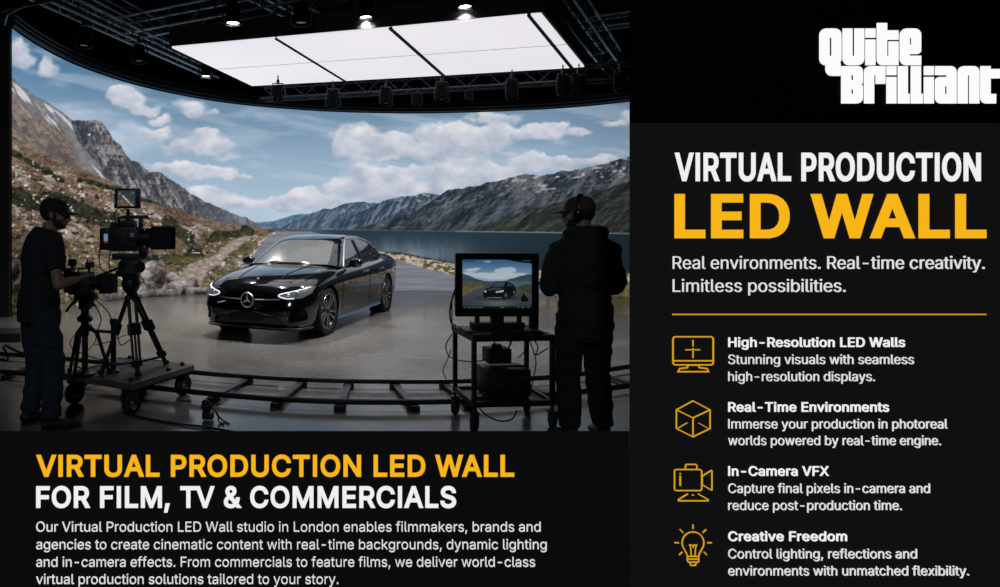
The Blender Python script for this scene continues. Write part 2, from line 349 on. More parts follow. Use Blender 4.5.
    sk = fbm(U / 3.6, V / 2.1, 141, 3); sc_ = np.where((sk > .5)[..., None], x4(172, 158, 146), x4(92, 82, 54)); sc_ = sc_ * (.65 + .7 * fbm(U / 2, V / 1.4, 143, 2))[..., None]
    img = mixc(img, sc_, sr); img = mixc(img, (30, 40, 46), sstep(1, .3, np.abs(V - shore + hw * 1.5) / 1.4) * (U > 385) * .6)
    ol = (U > 560) * sstep(280, 284, V) * sstep(312, 306, V); img = mixc(img, x4(96, 90, 50) * (.6 + .8 * sk[..., None]), ol * .9)
    # boulders
    def boulder(cx, cy, rx, ry, k=1., seed=0, rot=0.):
        nonlocal img
        dx, dy = U - cx, V - cy; a = dx * math.cos(rot) + dy * math.sin(rot); b = -dx * math.sin(rot) + dy * math.cos(rot)
        q = (np.abs(a / rx) ** 2.4 + np.abs(b / ry) ** 2.4) ** (1 / 2.4) + .34 * (fbm(U / (rx * .5), V / (ry * .5), 151 + seed, 4) - .5)
        mm = sstep(1.04, .94, q); lt = np.clip(.50 - .40 * b / ry - .20 * a / rx + .9 * (fbm(U / 4, V / 3.4, 161 + seed, 5) - .5), 0, 1)[..., None]
        img = mixc(img, (x4(44, 41, 42) * (1 - lt) + x4(186, 174, 172) * lt) * k, mm)
        img = mixc(img, (50, 46, 44), sstep(.14, .0, np.abs(q - 1.02)) * (b > 0) * .5)
    for a in [(190, 284, 9, 7, .9, 2), (173, 279, 8, 6, .95, 3, .5), (181, 288, 14, 7, .95, 4, .2), (165, 291, 12, 7, .9, 5), (196, 292, 10, 5, .85, 6), (209, 291, 8, 4, .8, 7), (146, 293, 10, 7, .85, 8), (153, 275, 11, 14.5, 1., 1, -.3), (172, 294, 10, 5, .8, 9), (22, 286, 9, 6, .8, 10), (14, 270, 6, 8, .8, 11), (84, 296, 14, 6, .7, 12), (112, 297, 12, 6, .8, 13), (40, 300, 14, 6, .7, 14)]: boulder(*a)
    img = img * (1 - .40 * sstep(80, 12, U) * sstep(180, 300, V))[..., None]
    land = np.clip(m_slope * (U < 330) * (1 - rm), 0, 1)[..., None]; fine = (.82 + .36 * fbm(U / 2.2, V / 1.8, 201, 3))[..., None]
    hc_ = (img - 98) * 1.22 + 86; hc_ = hc_ * fine; gy_ = hc_.mean(-1, keepdims=True); hc_ = gy_ + (hc_ - gy_) * .80; img = img * (1 - land) + hc_ * land
    img = img * (1 - .10 * sstep(540, 640, U))[..., None]
    return np.clip(img, 0, 255)
led = thing('led_wall', 'huge curved LED wall showing a mountain lake, road and cloudy blue sky', 'LED wall', (0, 0, 0))
NU, NV = 900, 360
us = np.linspace(12, 700, NU); ss = np.linspace(0, 1, NV)
vb = cub(WU, WB, us); vt = cub(WU, WT, us); YY = CZ * F / (vb - V0); XX = (us - U0) * YY / F; ZT = CZ + (V0 - vt) * YY / F
co = np.empty((NV, NU, 3)); co[..., 0] = XX; co[..., 1] = YY; co[..., 2] = ss[:, None] * ZT
Vp = vb[None] + (vt - vb)[None] * ss[:, None]; Up = np.repeat(us[None], NV, 0)
pic = paint(Up, Vp)
me = bpy.data.meshes.new('screen')
idx = np.arange(NU * NV).reshape(NV, NU)
fc = np.stack([idx[:-1, :-1], idx[:-1, 1:], idx[1:, 1:], idx[1:, :-1]], -1).reshape(-1, 4)
me.vertices.add(NU * NV); me.vertices.foreach_set('co', co.ravel())
me.loops.add(fc.size); me.loops.foreach_set('vertex_index', fc.ravel().astype(np.int32))
me.polygons.add(len(fc)); me.polygons.foreach_set('loop_start', (np.arange(len(fc)) * 4).astype(np.int32))
me.update(calc_edges=True)
ca = me.color_attributes.new('picture', 'FLOAT_COLOR', 'POINT')
l = pic / 255.; l = np.where(l <= .04045, l / 12.92, ((l + .055) / 1.055) ** 2.4)
ca.data.foreach_set('color', np.concatenate([l, np.ones((NV, NU, 1))], -1).astype(np.float32).ravel())
m = bpy.data.materials.new('led_picture'); m.use_nodes = True; nt = m.node_tree; b = nt.nodes['Principled BSDF']
b.inputs['Base Color'].default_value = (.004, .004, .004, 1); b.inputs['Roughness'].default_value = .9; b.inputs['Specular IOR Level'].default_value = .1
at = nt.nodes.new('ShaderNodeAttribute'); at.attribute_name = 'picture'
nt.links.new(at.outputs['Color'], b.inputs['Emission Color']); b.inputs['Emission Strength'].default_value = 1.0
me.materials.append(m); me.polygons.foreach_set('use_smooth', [True] * len(me.polygons))
link(bpy.data.objects.new('screen', me), led)
# dark rim along the wall's head, cabinet backs behind it and the black end post
M_rim = mat('rim_blue_black', (.012, .022, .03), .35, .3)
mb = MB()
for k in range(0, 3):
    mb.tube([wall_pt(u, 1.012 + .02 * k, .10 - .05 * k) for u in np.linspace(13, 700, 70)], .045, 8, flat=(0, 0, 1))
mb.build('rim', M_rim, led, True)
vs = []; fs = []
uu = np.linspace(10, 704, 60)
for u in uu:
    for i_, s in ((-.06, 0), (-.06, 1.05), (-.5, 1.05), (-.5, 0)): vs.append(wall_pt(u, s, i_))
for i in range(59):
    for j in range(4): fs.append((i * 4 + j, i * 4 + (j + 1) % 4, i * 4 + 4 + (j + 1) % 4, i * 4 + 4 + j))
fs += [(0, 1, 2, 3), (236, 237, 238, 239)]
mb = MB(); mb.add(vs, fs); mb.build('cabinet_back', M_blackm, led)
MB().prism([(-.6, -.3), (0, 0), (0, .5), (-.6, .5)], Matrix.Translation(wall_pt(11.5, 0) + Vector((-.02, -.05, 0))), 5.35).build('end_post', M_blackm, led)
# ================================================================== studio shell
def struct(o): o['kind'] = 'structure'; return o
m = bpy.data.materials.new('polished_concrete'); m.use_nodes = True; nt = m.node_tree; b = nt.nodes['Principled BSDF']
tc = nt.nodes.new('ShaderNodeTexCoord')
def noise(sc, det=5, rough=.6, sx=1, sy=1):
    mp = nt.nodes.new('ShaderNodeMapping'); mp.inputs['Scale'].default_value = (sx, sy, 1)
    n = nt.nodes.new('ShaderNodeTexNoise'); n.inputs['Scale'].default_value = sc; n.inputs['Detail'].default_value = det; n.inputs['Roughness'].default_value = rough
    nt.links.new(tc.outputs['Object'], mp.inputs['Vector']); nt.links.new(mp.outputs['Vector'], n.inputs['Vector']); return n
def ramp(src, a, b_, ca_, cb):
    r = nt.nodes.new('ShaderNodeValToRGB'); r.color_ramp.elements[0].position = a; r.color_ramp.elements[1].position = b_
    r.color_ramp.elements[0].color = ca_; r.color_ramp.elements[1].color = cb; nt.links.new(src.outputs['Fac'], r.inputs['Fac']); return r
n1 = noise(.7, 6, .62, 1, 1.6); r1 = ramp(n1, .3, .72, (.125, .120, .116, 1), (.215, .208, .20, 1))
n2 = noise(9, 5, .7); r2 = ramp(n2, .3, .75, (.78, .78, .78, 1), (1.15, 1.15, 1.15, 1))
mx = nt.nodes.new('ShaderNodeMix'); mx.data_type = 'RGBA'; mx.blend_type = 'MULTIPLY'; mx.inputs[0].default_value = 1
nt.links.new(r1.outputs['Color'], mx.inputs[6]); nt.links.new(r2.outputs['Color'], mx.inputs[7]); nt.links.new(mx.outputs[2], b.inputs['Base Color'])
r3 = ramp(noise(.9, 3, .5, 1, 1), .3, .7, (.13, .13, .13, 1), (.24, .24, .24, 1)); nt.links.new(r3.outputs['Color'], b.inputs['Roughness'])
bp = nt.nodes.new('ShaderNodeBump'); bp.inputs['Strength'].default_value = .02; bp.inputs['Distance'].default_value = .01
nt.links.new(noise(3, 4, .5).outputs['Fac'], bp.inputs['Height']); nt.links.new(bp.outputs['Normal'], b.inputs['Normal'])
b.inputs['Specular IOR Level'].default_value = .6
M_floor = m
struct(MB().box((0, 7, -.1), (26, 26, .2)).build('floor', M_floor))
M_curtain = mat('black_drape', (.006, .0065, .008), .95)
struct(MB().box((0, 20.1, 3.8), (26, .2, 7.6)).build('wall_back', M_curtain))
struct(MB().box((-13.1, 7, 3.8), (.2, 26, 7.6)).build('wall_left', M_curtain))
struct(MB().box((13.1, 7, 3.8), (.2, 26, 7.6)).build('wall_right', M_curtain))
struct(MB().box((0, -6.1, 3.8), (26, .2, 7.6)).build('wall_front', M_curtain))
struct(MB().box((0, 7, 7.7), (26.4, 26.4, .2)).build('ceiling', M_curtain))
M_truss_d = mat('seam_grey', (.2, .2, .2), .6, emit=rgb(150, 150, 152), es=.8)
# ================================================================== overhead light panel
ZP = 4.7
def C(u, v, z=ZP): return P(u, v, (z - CZ) * F / (V0 - v))
pan = thing('overhead_light_panel', 'wide overhead bank of white luminous panels hung above the car', 'light panel', C(380, 52))
pl = Vector(pan.location)
m = bpy.data.materials.new('luminous_white'); m.use_nodes = True; nt = m.node_tree; b = nt.nodes['Principled BSDF']
b.inputs['Base Color'].default_value = (.3, .3, .3, 1)
tc = nt.nodes.new('ShaderNodeTexCoord'); n = nt.nodes.new('ShaderNodeTexNoise'); n.inputs['Scale'].default_value = .35
nt.links.new(tc.outputs['Object'], n.inputs['Vector'])
r = nt.nodes.new('ShaderNodeValToRGB'); r.color_ramp.elements[0].color = rgb(217, 215, 222); r.color_ramp.elements[1].color = rgb(236, 231, 236)
nt.links.new(n.outputs['Fac'], r.inputs['Fac']); nt.links.new(r.outputs['Color'], b.inputs['Emission Color']); b.inputs['Emission Strength'].default_value = 1.
M_lum = m
TL, TR, BL, BR = (172, 48), (541, 14.5), (252, 86), (584, 67)
def q(s, t):   # on the panel: s across, t from near edge to far edge (pixel-measured seams turned into points of the plane)
    k = [(172, 48, 252, 86), (276, 38.5, 345, 81), (390.5, 28.5, 443.5, 75.5), (528.5, 15.5, 571.5, 68), (541, 14.5, 584, 67)]
    i = min(int(s), 3); f = s - i; A, B = k[i], k[i + 1]
    a = C(A[0], A[1]).lerp(C(B[0], B[1]), f); b_ = C(A[2], A[3]).lerp(C(B[2], B[3]), f); return a.lerp(b_, t)
gaps = [(0, 0), (.012, .008), (.012, .008), (.12, .0), (0, 0)]
cells = [(0, .992), (1.008, 1.992), (2.008, 2.99), (3.19, 4)]
for i, (a, b_) in enumerate(cells):
    for t0, t1 in ((0, .497), (.503, 1)):
        mb = MB(); vs = [q(a, t0), q(b_, t0), q(b_, t1), q(a, t1)]
        vs = [v - pl for v in vs]; vs += [v + Vector((0, 0, .05)) for v in vs]
        mb.add(vs, [(0, 1, 2, 3), (7, 6, 5, 4), (0, 4, 5, 1), (1, 5, 6, 2), (2, 6, 7, 3), (3, 7, 4, 0)])
        mb.build('panel', M_lum, pan)
mb = MB()
o = [q(0, 0), q(4, 0), q(4, 1), q(0, 1)]; ctr = sum(o, Vector()) / 4
ou = [ctr + (v - ctr) * 1.012 - pl for v in o]
vs = [v + Vector((0, 0, .03)) for v in ou] + [v + Vector((0, 0, .34)) for v in ou]
mb.add(vs, [(0, 1, 2, 3), (7, 6, 5, 4), (0, 4, 5, 1), (1, 5, 6, 2), (2, 6, 7, 3), (3, 7, 4, 0)])
mb.build('housing', M_blackm, pan)
mb = MB()
for (s, t) in ((.3, .15), (3.7, .15), (.3, .85), (3.7, .85), (2, .15), (2, .85)):
    p = q(s, t) - pl; mb.cyl(p + Vector((0, 0, .3)), p + Vector((0, 0, 2.85)), .008, 6)
mb.build('suspension_cable', M_blackm, pan)
for s0, w_ in ((1., .014), (2., .016), (3.09, .10)):
    mb = MB(); vs = [q(s0 - w_, 0) - pl, q(s0 + w_, 0) - pl, q(s0 + w_, 1) - pl, q(s0 - w_, 1) - pl]; vs = [v - Vector((0, 0, .012)) for v in vs] + [v + Vector((0, 0, .02)) for v in vs]
    mb.add(vs, [(3, 2, 1, 0), (4, 5, 6, 7), (0, 1, 5, 4), (1, 2, 6, 5), (2, 3, 7, 6), (3, 0, 4, 7)]); mb.build('seam', M_blackm, pan)
mb = MB(); vs = [q(0, .498) - pl, q(4, .498) - pl, q(4, .502) - pl, q(0, .502) - pl]; vs = [v - Vector((0, 0, .006)) for v in vs] + [v + Vector((0, 0, .02)) for v in vs]
mb.add(vs, [(3, 2, 1, 0), (4, 5, 6, 7), (0, 1, 5, 4), (1, 2, 6, 5), (2, 3, 7, 6), (3, 0, 4, 7)]); mb.build('cross_seam', M_truss_d, pan)
# ================================================================== trusses
M_truss = mat('truss_metal', (.07, .085, .105), .45, .7); M_trussd = mat('truss_bracing_metal', (.07, .085, .105), .5, .6); M_trusslit = mat('truss_lit_metal', (.34, .40, .46), .4, .6)  # light caught by the chords is put in as a paler metal
def truss(A, B, w, label, n=None, h=None, group='lighting trusses', M_truss=None):
    M_truss = M_truss or M_trusslit
    A, B = Vector(A), Vector(B); L = (B - A).length; d = (B - A).normalized()
    side = d.cross(Vector((0, 0, 1))).normalized(); up = side.cross(d).normalized(); h = h or w
    t = thing('lighting_truss', label, 'truss', A, 0, group)
    cr = [(-w / 2, -h / 2), (w / 2, -h / 2), (w / 2, h / 2), (-w / 2, h / 2)]
    for a, b_ in cr:
        MB().cyl(side * a + up * b_, side * a + up * b_ + d * L, .026, 8).build('chord', M_truss, t, True)
    n = n or max(3, int(L / (w * 1.1))); mb = MB()
    for k in range(4):
        a0, a1 = cr[k], cr[(k + 1) % 4]
        for i in range(n):
            s0, s1 = i / n * L, (i + 1) / n * L
            if i % 2: a, b_ = a0, a1
            else: a, b_ = a1, a0
            mb.cyl(side * a[0] + up * a[1] + d * s0, side * b_[0] + up * b_[1] + d * s1, .012, 5)
    mb.build('bracing', M_trussd, t, True)
    mb = MB()
    for s0 in (.2, .8): p = A + d * L * s0; mb.cyl(p - A, Vector((p.x, p.y, 7.59)) - A, .008, 6)
    mb.build('hoist_chain', M_blackm, t)
    return t
CR = lambda u, v, z: P(u, v, (z - CZ) * F / (V0 - v))
truss(CR(26, -14, 5.3), CR(214, 73, 5.3), .24, 'long truss running diagonally down the upper left towards the light panel')
truss(CR(75, -14, 6.4), CR(170, 38, 6.4), .34, 'short heavy truss behind the long diagonal one at upper left')
truss(CR(118, 30, 5.85), CR(345, -14, 5.85), .36, 'truss crossing the top left above the light panel near edge')
truss(CR(262, 93, 4.62), CR(690, 68, 4.62), .30, 'straight truss along the far edge of the light panel with lamps below', M_truss=M_truss)
truss(CR(560, -12, 5.2), CR(612, 60, 5.2), .34, 'steep short truss at the right end of the light panel')
truss(CR(585, 25, 5.75), CR(680, 12, 5.75), .22, 'thin truss crossing the top right corner beside the black flyer panel')
truss(CR(255, -9, 6.4), CR(320, 24, 6.4), .30, 'short truss above the middle of the light panel near edge')
mb = MB(); mb.tube([CR(-6, 12, 5.), CR(14, 8, 5.), CR(52, 0, 5.)], .03, 8); mb.tube([CR(4, 24, 5.), CR(7, 14, 5.), CR(26, 4, 5.)], .025, 8)
tag(mb.build('pipe_frame', M_truss, None, True), 'bent pipe frame in the top left corner above the LED wall post', 'pipe')
# ================================================================== lamps
M_lens_on = mat('lamp_lens_lit', (.9, .9, .9), .3, emit=(1, .97, .9), es=9.)
M_lampb = mat('lamp_black', (.003, .0035, .004), .9, spec=.1); M_yoke = mat('yoke_metal', (.03, .038, .045), .4, .6)
M_lens_off = mat('lamp_lens_dark', (.02, .025, .03), .1)
def lamp(u, v, Z, s, label, lit=False, group=None, tilt=0., face=0.):
    p = CR(u, v, Z)
    if Z == 5.3: p.z = 4.86       # hangs straight below the diagonal truss
    t = thing('stage_lamp', label, 'lamp', p, face, group)
    M = Euler((tilt, 0, 0)).to_matrix().to_4x4()
    mb = MB(); mb.lathe([(0, .20 * s), (.09 * s, .20 * s), (.12 * s, .16 * s), (.125 * s, -.10 * s), (.14 * s, -.12 * s), (.14 * s, -.15 * s), (.115 * s, -.15 * s), (.11 * s, -.09 * s)], 20, M)
    mb.build('housing', M_lampb, t, True)
    MB().lathe([(0, -.125 * s), (.06 * s, -.128 * s), (.112 * s, -.12 * s), (.112 * s, -.10 * s), (0, -.10 * s)], 20, M).build('lens', M_lens_on if lit else M_lens_off, t, True)
    y = .17 * s
    mb = MB(); mb.tube([(-y, 0, -.14 * s), (-y * 1.02, 0, .1 * s), (-y * .75, 0, .26 * s), (y * .75, 0, .26 * s), (y * 1.02, 0, .1 * s), (y, 0, -.14 * s), (y * .6, 0, -.19 * s), (-y * .6, 0, -.19 * s), (-y, 0, -.14 * s)], .010 * s + .004, 6)
    mb.build('yoke', M_yoke, t, True)
    MB().box((0, 0, .30 * s), (.07 * s, .06 * s, .10 * s)).cyl((0, 0, .34 * s), (0, 0, .46 * s), .012, 6).build('clamp', M_black, t)
    return t
gB = 'lamps hung along the far truss'
names = ['first lamp from the left below the far truss', 'second lamp from the left below the far truss', 'third lamp from the left below the far truss, small and dim', 'fourth lamp from the left on the far truss, with a bright yoke',
         'small narrow fixture hanging fifth below the far truss', 'sixth lamp below the far truss, over the right cloud bank', 'seventh lamp of the far truss, close beside the round eighth', 'eighth lamp of the far truss, rounder and touching the seventh', 'last lamp of the far truss at the right, beside the black flyer panel']
for (u, v, s), nm in zip([(333, 100, 1.1), (386, 98, 1.1), (417, 100, .8), (442, 94, 1.15), (469, 96, .65), (512, 91, 1.15), (563, 87, 1.15), (579, 87, 1.2), (620, 83, 1.1)], names):
    lamp(u, v, 4.47 - .34 * s, s * .74, nm, group=gB, face=.2 * (u % 3))
lamp(278, 94, 4.1, .75, 'dark lamp under the far left corner of the light panel', group=gB)
gA = 'dark lamps on the upper left trusses'
lamp(84, 13.4, 5.3, .9, 'dark lamp hanging from the long diagonal truss, nearer the corner', group=gA)
lamp(139, 31.5, 5.3, .9, 'dark lamp hanging from the diagonal truss, halfway along it', group=gA)
lamp(301, 15, 4.9, .95, 'dark lamp above the light panel between two lit lamps', group=gA)
gL = 'small lit lamps above the LED wall'
for (u, v, z, s, nm) in [(233, 15, 5.0, .95, 'lit lamp above the left half of the light panel'), (206, 71, 4.9, .8, 'lit lamp beside the left corner of the light panel, near the sky'), (366, 10, 5.0, .85, 'lit lamp above the middle of the light panel'), (465, -1, 5., .85, 'lit lamp at the top edge above the right half of the light panel')]:
    t = lamp(u, v, z, s, nm, True, gL)
    ld = bpy.data.lights.new('bulb', 'SPOT'); ld.energy = 760; ld.spot_size = R(100); ld.spot_blend = .8; ld.shadow_soft_size = .09; ld.color = (1, .97, .94)
    lo = bpy.data.objects.new('bulb', ld); COL.objects.link(lo); lo.parent = t; lo.location = (0, 0, -.19 * s)
# ================================================================== light
w = bpy.data.worlds.new('world'); scene.world = w; w.use_nodes = True
w.node_tree.nodes['Background'].inputs['Color'].default_value = (.25, .35, .5, 1); w.node_tree.nodes['Background'].inputs['Strength'].default_value = .02
def area(name, loc, tgt, sx, sy, e, col=(1, 1, 1)):
    l = bpy.data.lights.new(name, 'AREA'); l.shape = 'RECTANGLE'; l.size = sx; l.size_y = sy; l.energy = e; l.color = col
    o = bpy.data.objects.new(name, l); COL.objects.link(o); o.location = loc
    o.rotation_euler = (Vector(tgt) - Vector(loc)).to_track_quat('-Z', 'Y').to_euler(); return o
#area('set_light', (1.5, 10.9, 4.64), (1.5, 10.9, 0), 5., 2.4, 70, (1, .97, .95))
l_ = bpy.data.lights.new('added_fill', 'SPOT'); l_.energy = 340; l_.spot_size = R(95); l_.spot_blend = .7; l_.shadow_soft_size = .25; l_.color = (.75, .88, 1)
o_ = bpy.data.objects.new('added_fill', l_); COL.objects.link(o_); o_.location = (-1.2, -3.6, 5.4); o_.rotation_euler = (Vector((0, 5, .8)) - Vector((-1.2, -3.6, 5.4))).to_track_quat('-Z', 'Y').to_euler()  # added cool fill behind the camera, lifts the backs of the crew
# ================================================================== car
M_paint = mat('black_paint', (.0045, .005, .0065), .10, .0, .5, coat=1.)
M_glass = mat('tinted_glass', (.16, .17, .175), .22, 0, .8, alpha=.55)
M_glassd = mat('dark_side_glass', (.012, .016, .02), .03, 0, .9, alpha=.86, coat=1.)
M_chrome = mat('chrome', (.85, .87, .9), .30, 1.)
M_chromed = mat('dark_chrome', (.2, .21, .23), .2, 1.)
M_trimb = mat('black_trim', (.004, .004, .004), .4)
M_grille = mat('grille_black', (.003, .003, .0035), .35)
M_lampg = mat('headlamp_glass', (.13, .135, .145), .35, .0, .8, coat=1., emit=(.5, .55, .6), es=.05)  # faint glow added so the headlamp shows on the dark front
M_drl = mat('running_light', (.8, .85, .9), .2, emit=(.8, .88, 1), es=.7)
M_seat = mat('car_seat', (.02, .02, .021), .6)
M_red = mat('tail_lamp', (.25, .01, .01), .15, emit=(.4, .01, .01), es=.04)
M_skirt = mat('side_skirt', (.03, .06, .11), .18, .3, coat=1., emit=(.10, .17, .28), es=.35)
M_tyre = mat('tyre', (.012, .012, .013), .75, bump=.2, bscale=60)
M_rimm = mat('wheel_dark_alloy', (.05, .052, .056), .3, .8)
M_rims = mat('wheel_bright_face', (.42, .43, .45), .25, .9)
K = lambda xs, ys: (np.array(xs, float), np.array(ys, float))
def at(k, x): return float(cub(k[0], k[1], np.array([x]))[0])
kw = K([-2.50, -2.44, -2.3, -2.0, -1.5, -.8, 0, .8, 1.4, 1.8, 2.05, 2.2, 2.3, 2.36], [.62, .74, .83, .885, .915, .93, .93, .925, .918, .90, .865, .80, .70, .55])
kb = K([-2.50, -2.3, -2.0, -1.5, 1.4, 1.9, 2.2, 2.36], [.36, .27, .21, .18, .18, .17, .165, .20])
ks = K([-2.50, -2.3, -1.8, -1.0, 0, .8, 1.3, 1.7, 2.0, 2.2, 2.36], [.90, .955, .975, .955, .925, .90, .865, .82, .765, .70, .60])    # shoulder
kt = K([-2.50, -2.44, -2.3, -1.9, -1., 0, .75, 1.0, 1.4, 1.8, 2.05, 2.2, 2.3, 2.36], [.99, 1.06, 1.09, 1.10, 1.04, 1.0, 1.0, 1.005, .965, .905, .85, .80, .755, .70])  # centre line
def ring(x):
    w, b_, s_, t_ = at(kw, x), at(kb, x), at(ks, x), at(kt, x); t_ = max(t_, s_ + .03)
    ms = (b_ + s_) / 2
    return [(0, b_), (w * .7, b_), (w * .90, b_ + .02), (w * .965, b_ + .09), (w * .985, b_ + .22), (w * 1.0, ms + .02), (w * .995, s_ - .13), (w * .975, s_ - .05), (w * .93, s_ + .005), (w * .84, s_ + (t_ - s_) * .42), (w * .66, s_ + (t_ - s_) * .74), (w * .36, t_ - .008), (0, t_)]
def resample(p, n):
    pts = smooth_path([(a, b_, 0) for a, b_ in p], 6); d = [0]
    for i in range(1, len(pts)): d.append(d[-1] + (pts[i] - pts[i - 1]).length)
    out = []
    for k in range(n):
        t = d[-1] * k / (n - 1); i = min(max(1, int(np.searchsorted(d, t))), len(d) - 1); f = (t - d[i - 1]) / max(1e-9, d[i] - d[i - 1]); out.append(pts[i - 1].lerp(pts[i], f))
    return out
def loft_body():
    xs = list(np.concatenate([np.linspace(-2.5, -2.2, 9)[:-1], np.linspace(-2.2, 2.0, 46)[:-1], np.linspace(2.0, 2.36, 13)]))
    n = 40; vs = []; fs = []
    for x in xs:
        h = resample(ring(x), n); z0 = at(kb, x)
        full = [(p.x, p.y) for p in h] + [(-p.x, p.y) for p in h[-2:0:-1]]
        for (y, z) in full:
            xx = x
            if x > 1.6: xx = x + .0 - .10 * min(1, max(0, (z - .45)) / .4) * (x - 1.6) / .76 - .05 * max(0, (.32 - z)) / .15 * (x - 1.6) / .76     # nose leans back
            if x < -1.9: xx = x + .10 * max(0, z - .9) / .2 * (-1.9 - x) / .6
            vs.append(Vector((xx, y, z)))
    m_ = 2 * n - 2
    for i in range(len(xs) - 1):
        for j in range(m_): fs.append((i * m_ + j, i * m_ + (j + 1) % m_, (i + 1) * m_ + (j + 1) % m_, (i + 1) * m_ + j))
    # closed ends: rings shrinking to the middle
    for e, base, dx in ((0, 0, -1), (1, (len(xs) - 1) * m_, 1)):
        prev = list(range(base, base + m_)); c = sum((vs[i] for i in prev), Vector()) / m_
        for q_, k in ((.8, .022), (.5, .036), (.2, .042)):
            nw = []
            for i in range(base, base + m_):
                v = vs[i]; nw.append(len(vs)); vs.append(Vector((v.x + dx * k, c.y + (v.y - c.y) * q_, c.z + (v.z - c.z) * (q_ * .9 + .1 * q_ * q_))))
            for j in range(m_):
                f = (prev[j], prev[(j + 1) % m_], nw[(j + 1) % m_], nw[j]); fs.append(f if e == 0 else f)
            prev = nw
        fs.append(tuple(prev))
    return vs, fs
# greenhouse
zt = K([-2.0, -1.75, -1.45, -1.1, -.7, -.3, 0.0, .2, .45, .7, .98], [1.06, 1.15, 1.27, 1.375, 1.435, 1.452, 1.43, 1.385, 1.275, 1.150, .995])
def gring(x):
    t_ = at(zt, x); zb_ = .90; wt = lambda z: .835 - .24 * max(0, z - .92) / .46 * (1 + .12 * (z - .92))
    k = 1 - .25 * max(0, (-x - 1.35) / .65)
    za = t_ - .045; zc = max(zb_, min(t_ - .02, zb_ + .02))
    ts = max(zb_ + .01, za)
    return [(wt(zb_) * k, zb_), (wt(zb_ + (ts - zb_) * .4) * k, zb_ + (ts - zb_) * .4), (wt(ts) * k, ts), (wt(t_) * k * .955, t_ - .014), (wt(t_) * k * .70, t_ + .002), (0, t_ + .012)]
def loft_cabin():
    xs = np.linspace(-2.0, .98, 60); n = 22; vs = []; fs = []
    for x in xs:
        h = resample(gring(x), n); full = [(p.x, p.y) for p in h] + [(-p.x, p.y) for p in h[-2::-1]]
        for y, z in full:
            bow = 0
            if x > .1: bow = .14 * (1 - (y / .72) ** 2) * min(1, (x - .1) / .4) - .04 * min(1, (x - .1) / .4)
            if x < -1.2: bow = -.10 * (1 - (y / .72) ** 2) * min(1, (-1.2 - x) / .4)
            vs.append(Vector((x + bow, y, z)))
    m_ = 2 * n - 1
    for i in range(len(xs) - 1):
        for j in range(m_): fs.append((i * m_ + j, i * m_ + (j + 1) % m_, (i + 1) * m_ + (j + 1) % m_, (i + 1) * m_ + j))
    fs.append(tuple(range(m_))); fs.append(tuple(range((len(xs) - 1) * m_, len(xs) * m_))[::-1])
    return vs, fs
def mobj(vs, fs, name='tmp', m=None, parent=None):
    mb = MB(); mb.add(vs, fs); return mb.build(name, m or M_paint, parent)
def boolean(o, cutters, op='DIFFERENCE'):
    for c in cutters:
        n0 = len(o.data.vertices); keep = o.data.copy()
        for sol in ('EXACT', 'FAST'):
            md = o.modifiers.new('b', 'BOOLEAN'); md.object = c; md.operation = op; md.solver = sol; bake(o)
            if op != 'DIFFERENCE' or len(o.data.vertices) > n0 * .6: break
            print('DBG boolean retry', o.name, len(o.data.vertices), n0); o.data = keep.copy()
    return o
def kill(*os_):
    for o in os_:
        me = o.data; bpy.data.objects.remove(o); bpy.data.meshes.remove(me)
def shell(vs, fs, out, inn, name, m):
    """closed shell between two offsets of a surface"""
    o = mobj(vs, fs, name, m); me = o.data; nrm = [v.normal.copy() for v in me.vertices]
    for v, n_ in zip(me.vertices, nrm): v.co = v.co + n_ * out
    md = o.modifiers.new('s', 'SOLIDIFY'); md.thickness = out - inn; md.offset = -1; bake(o); return o
SIDE = lambda y: Matrix(((1, 0, 0, 0), (0, 0, 1, y), (0, 1, 0, 0), (0, 0, 0, 1)))      # polygon in (x, z), extruded along +y
FRONT = lambda x: Matrix(((0, 0, 1, x), (1, 0, 0, 0), (0, 1, 0, 0), (0, 0, 0, 1)))      # polygon in (y, z), extruded along +x
TOP = lambda z: Matrix(((1, 0, 0, 0), (0, 1, 0, 0), (0, 0, 1, z), (0, 0, 0, 1)))
def pr(poly, M, d):
    mb = MB(); mb.prism(poly, M, d); return mb.build('cut', M_paint)
def rpoly(pts, r=.03, k=4):
    out = []; n = len(pts)
    for i in range(n):
        p = Vector(pts[i]); a = (Vector(pts[i - 1]) - p); b_ = (Vector(pts[(i + 1) % n]) - p); ra = min(r, a.length * .45, b_.length * .45)
        A, B = p + a.normalized() * ra, p + b_.normalized() * ra
        for j in range(k + 1):
            t = j / k; out.append(tuple(A * (1 - t) ** 2 + p * 2 * t * (1 - t) + B * t * t))
    return out
car = thing('car', 'shiny black four-door sedan parked on the concrete before the LED wall', 'car', (-.012, 10.567, 0), R(-114.06))
car.scale = (.985, .985, 1.015)
bv, bf = loft_body(); gv, gf = loft_cabin()
body = mobj(bv, bf, 'body_shell', M_paint)
cut = []
for wx in (1.47, -1.47):
    for sgn in (1, -1):
        mb = MB(); mb.cyl((wx, sgn * .62, .345), (wx, sgn * 1.1, .345), .385, 40); cut.append(mb.build('cut', M_trimb))
inner = pr(rpoly([(-1.75, .98), (.86, .98), (.86, 1.3), (-1.75, 1.3)], .02), SIDE(-.70), 1.40)
intake = pr(rpoly([(-.62, .20), (.62, .20), (.50, .36), (-.50, .36)], .05), FRONT(2.20), .5)
sidein = [pr(rpoly([(s * .62, .26), (s * .84, .30), (s * .83, .46), (s * .66, .42)], .04), FRONT(2.02), .6) for s in (1, -1)]
grl = pr(rpoly([(-.44, .665), (.44, .665), (.56, .60), (.50, .46), (.36, .42), (-.36, .42), (-.50, .46), (-.56, .60)], .05), FRONT(2.235), .5)
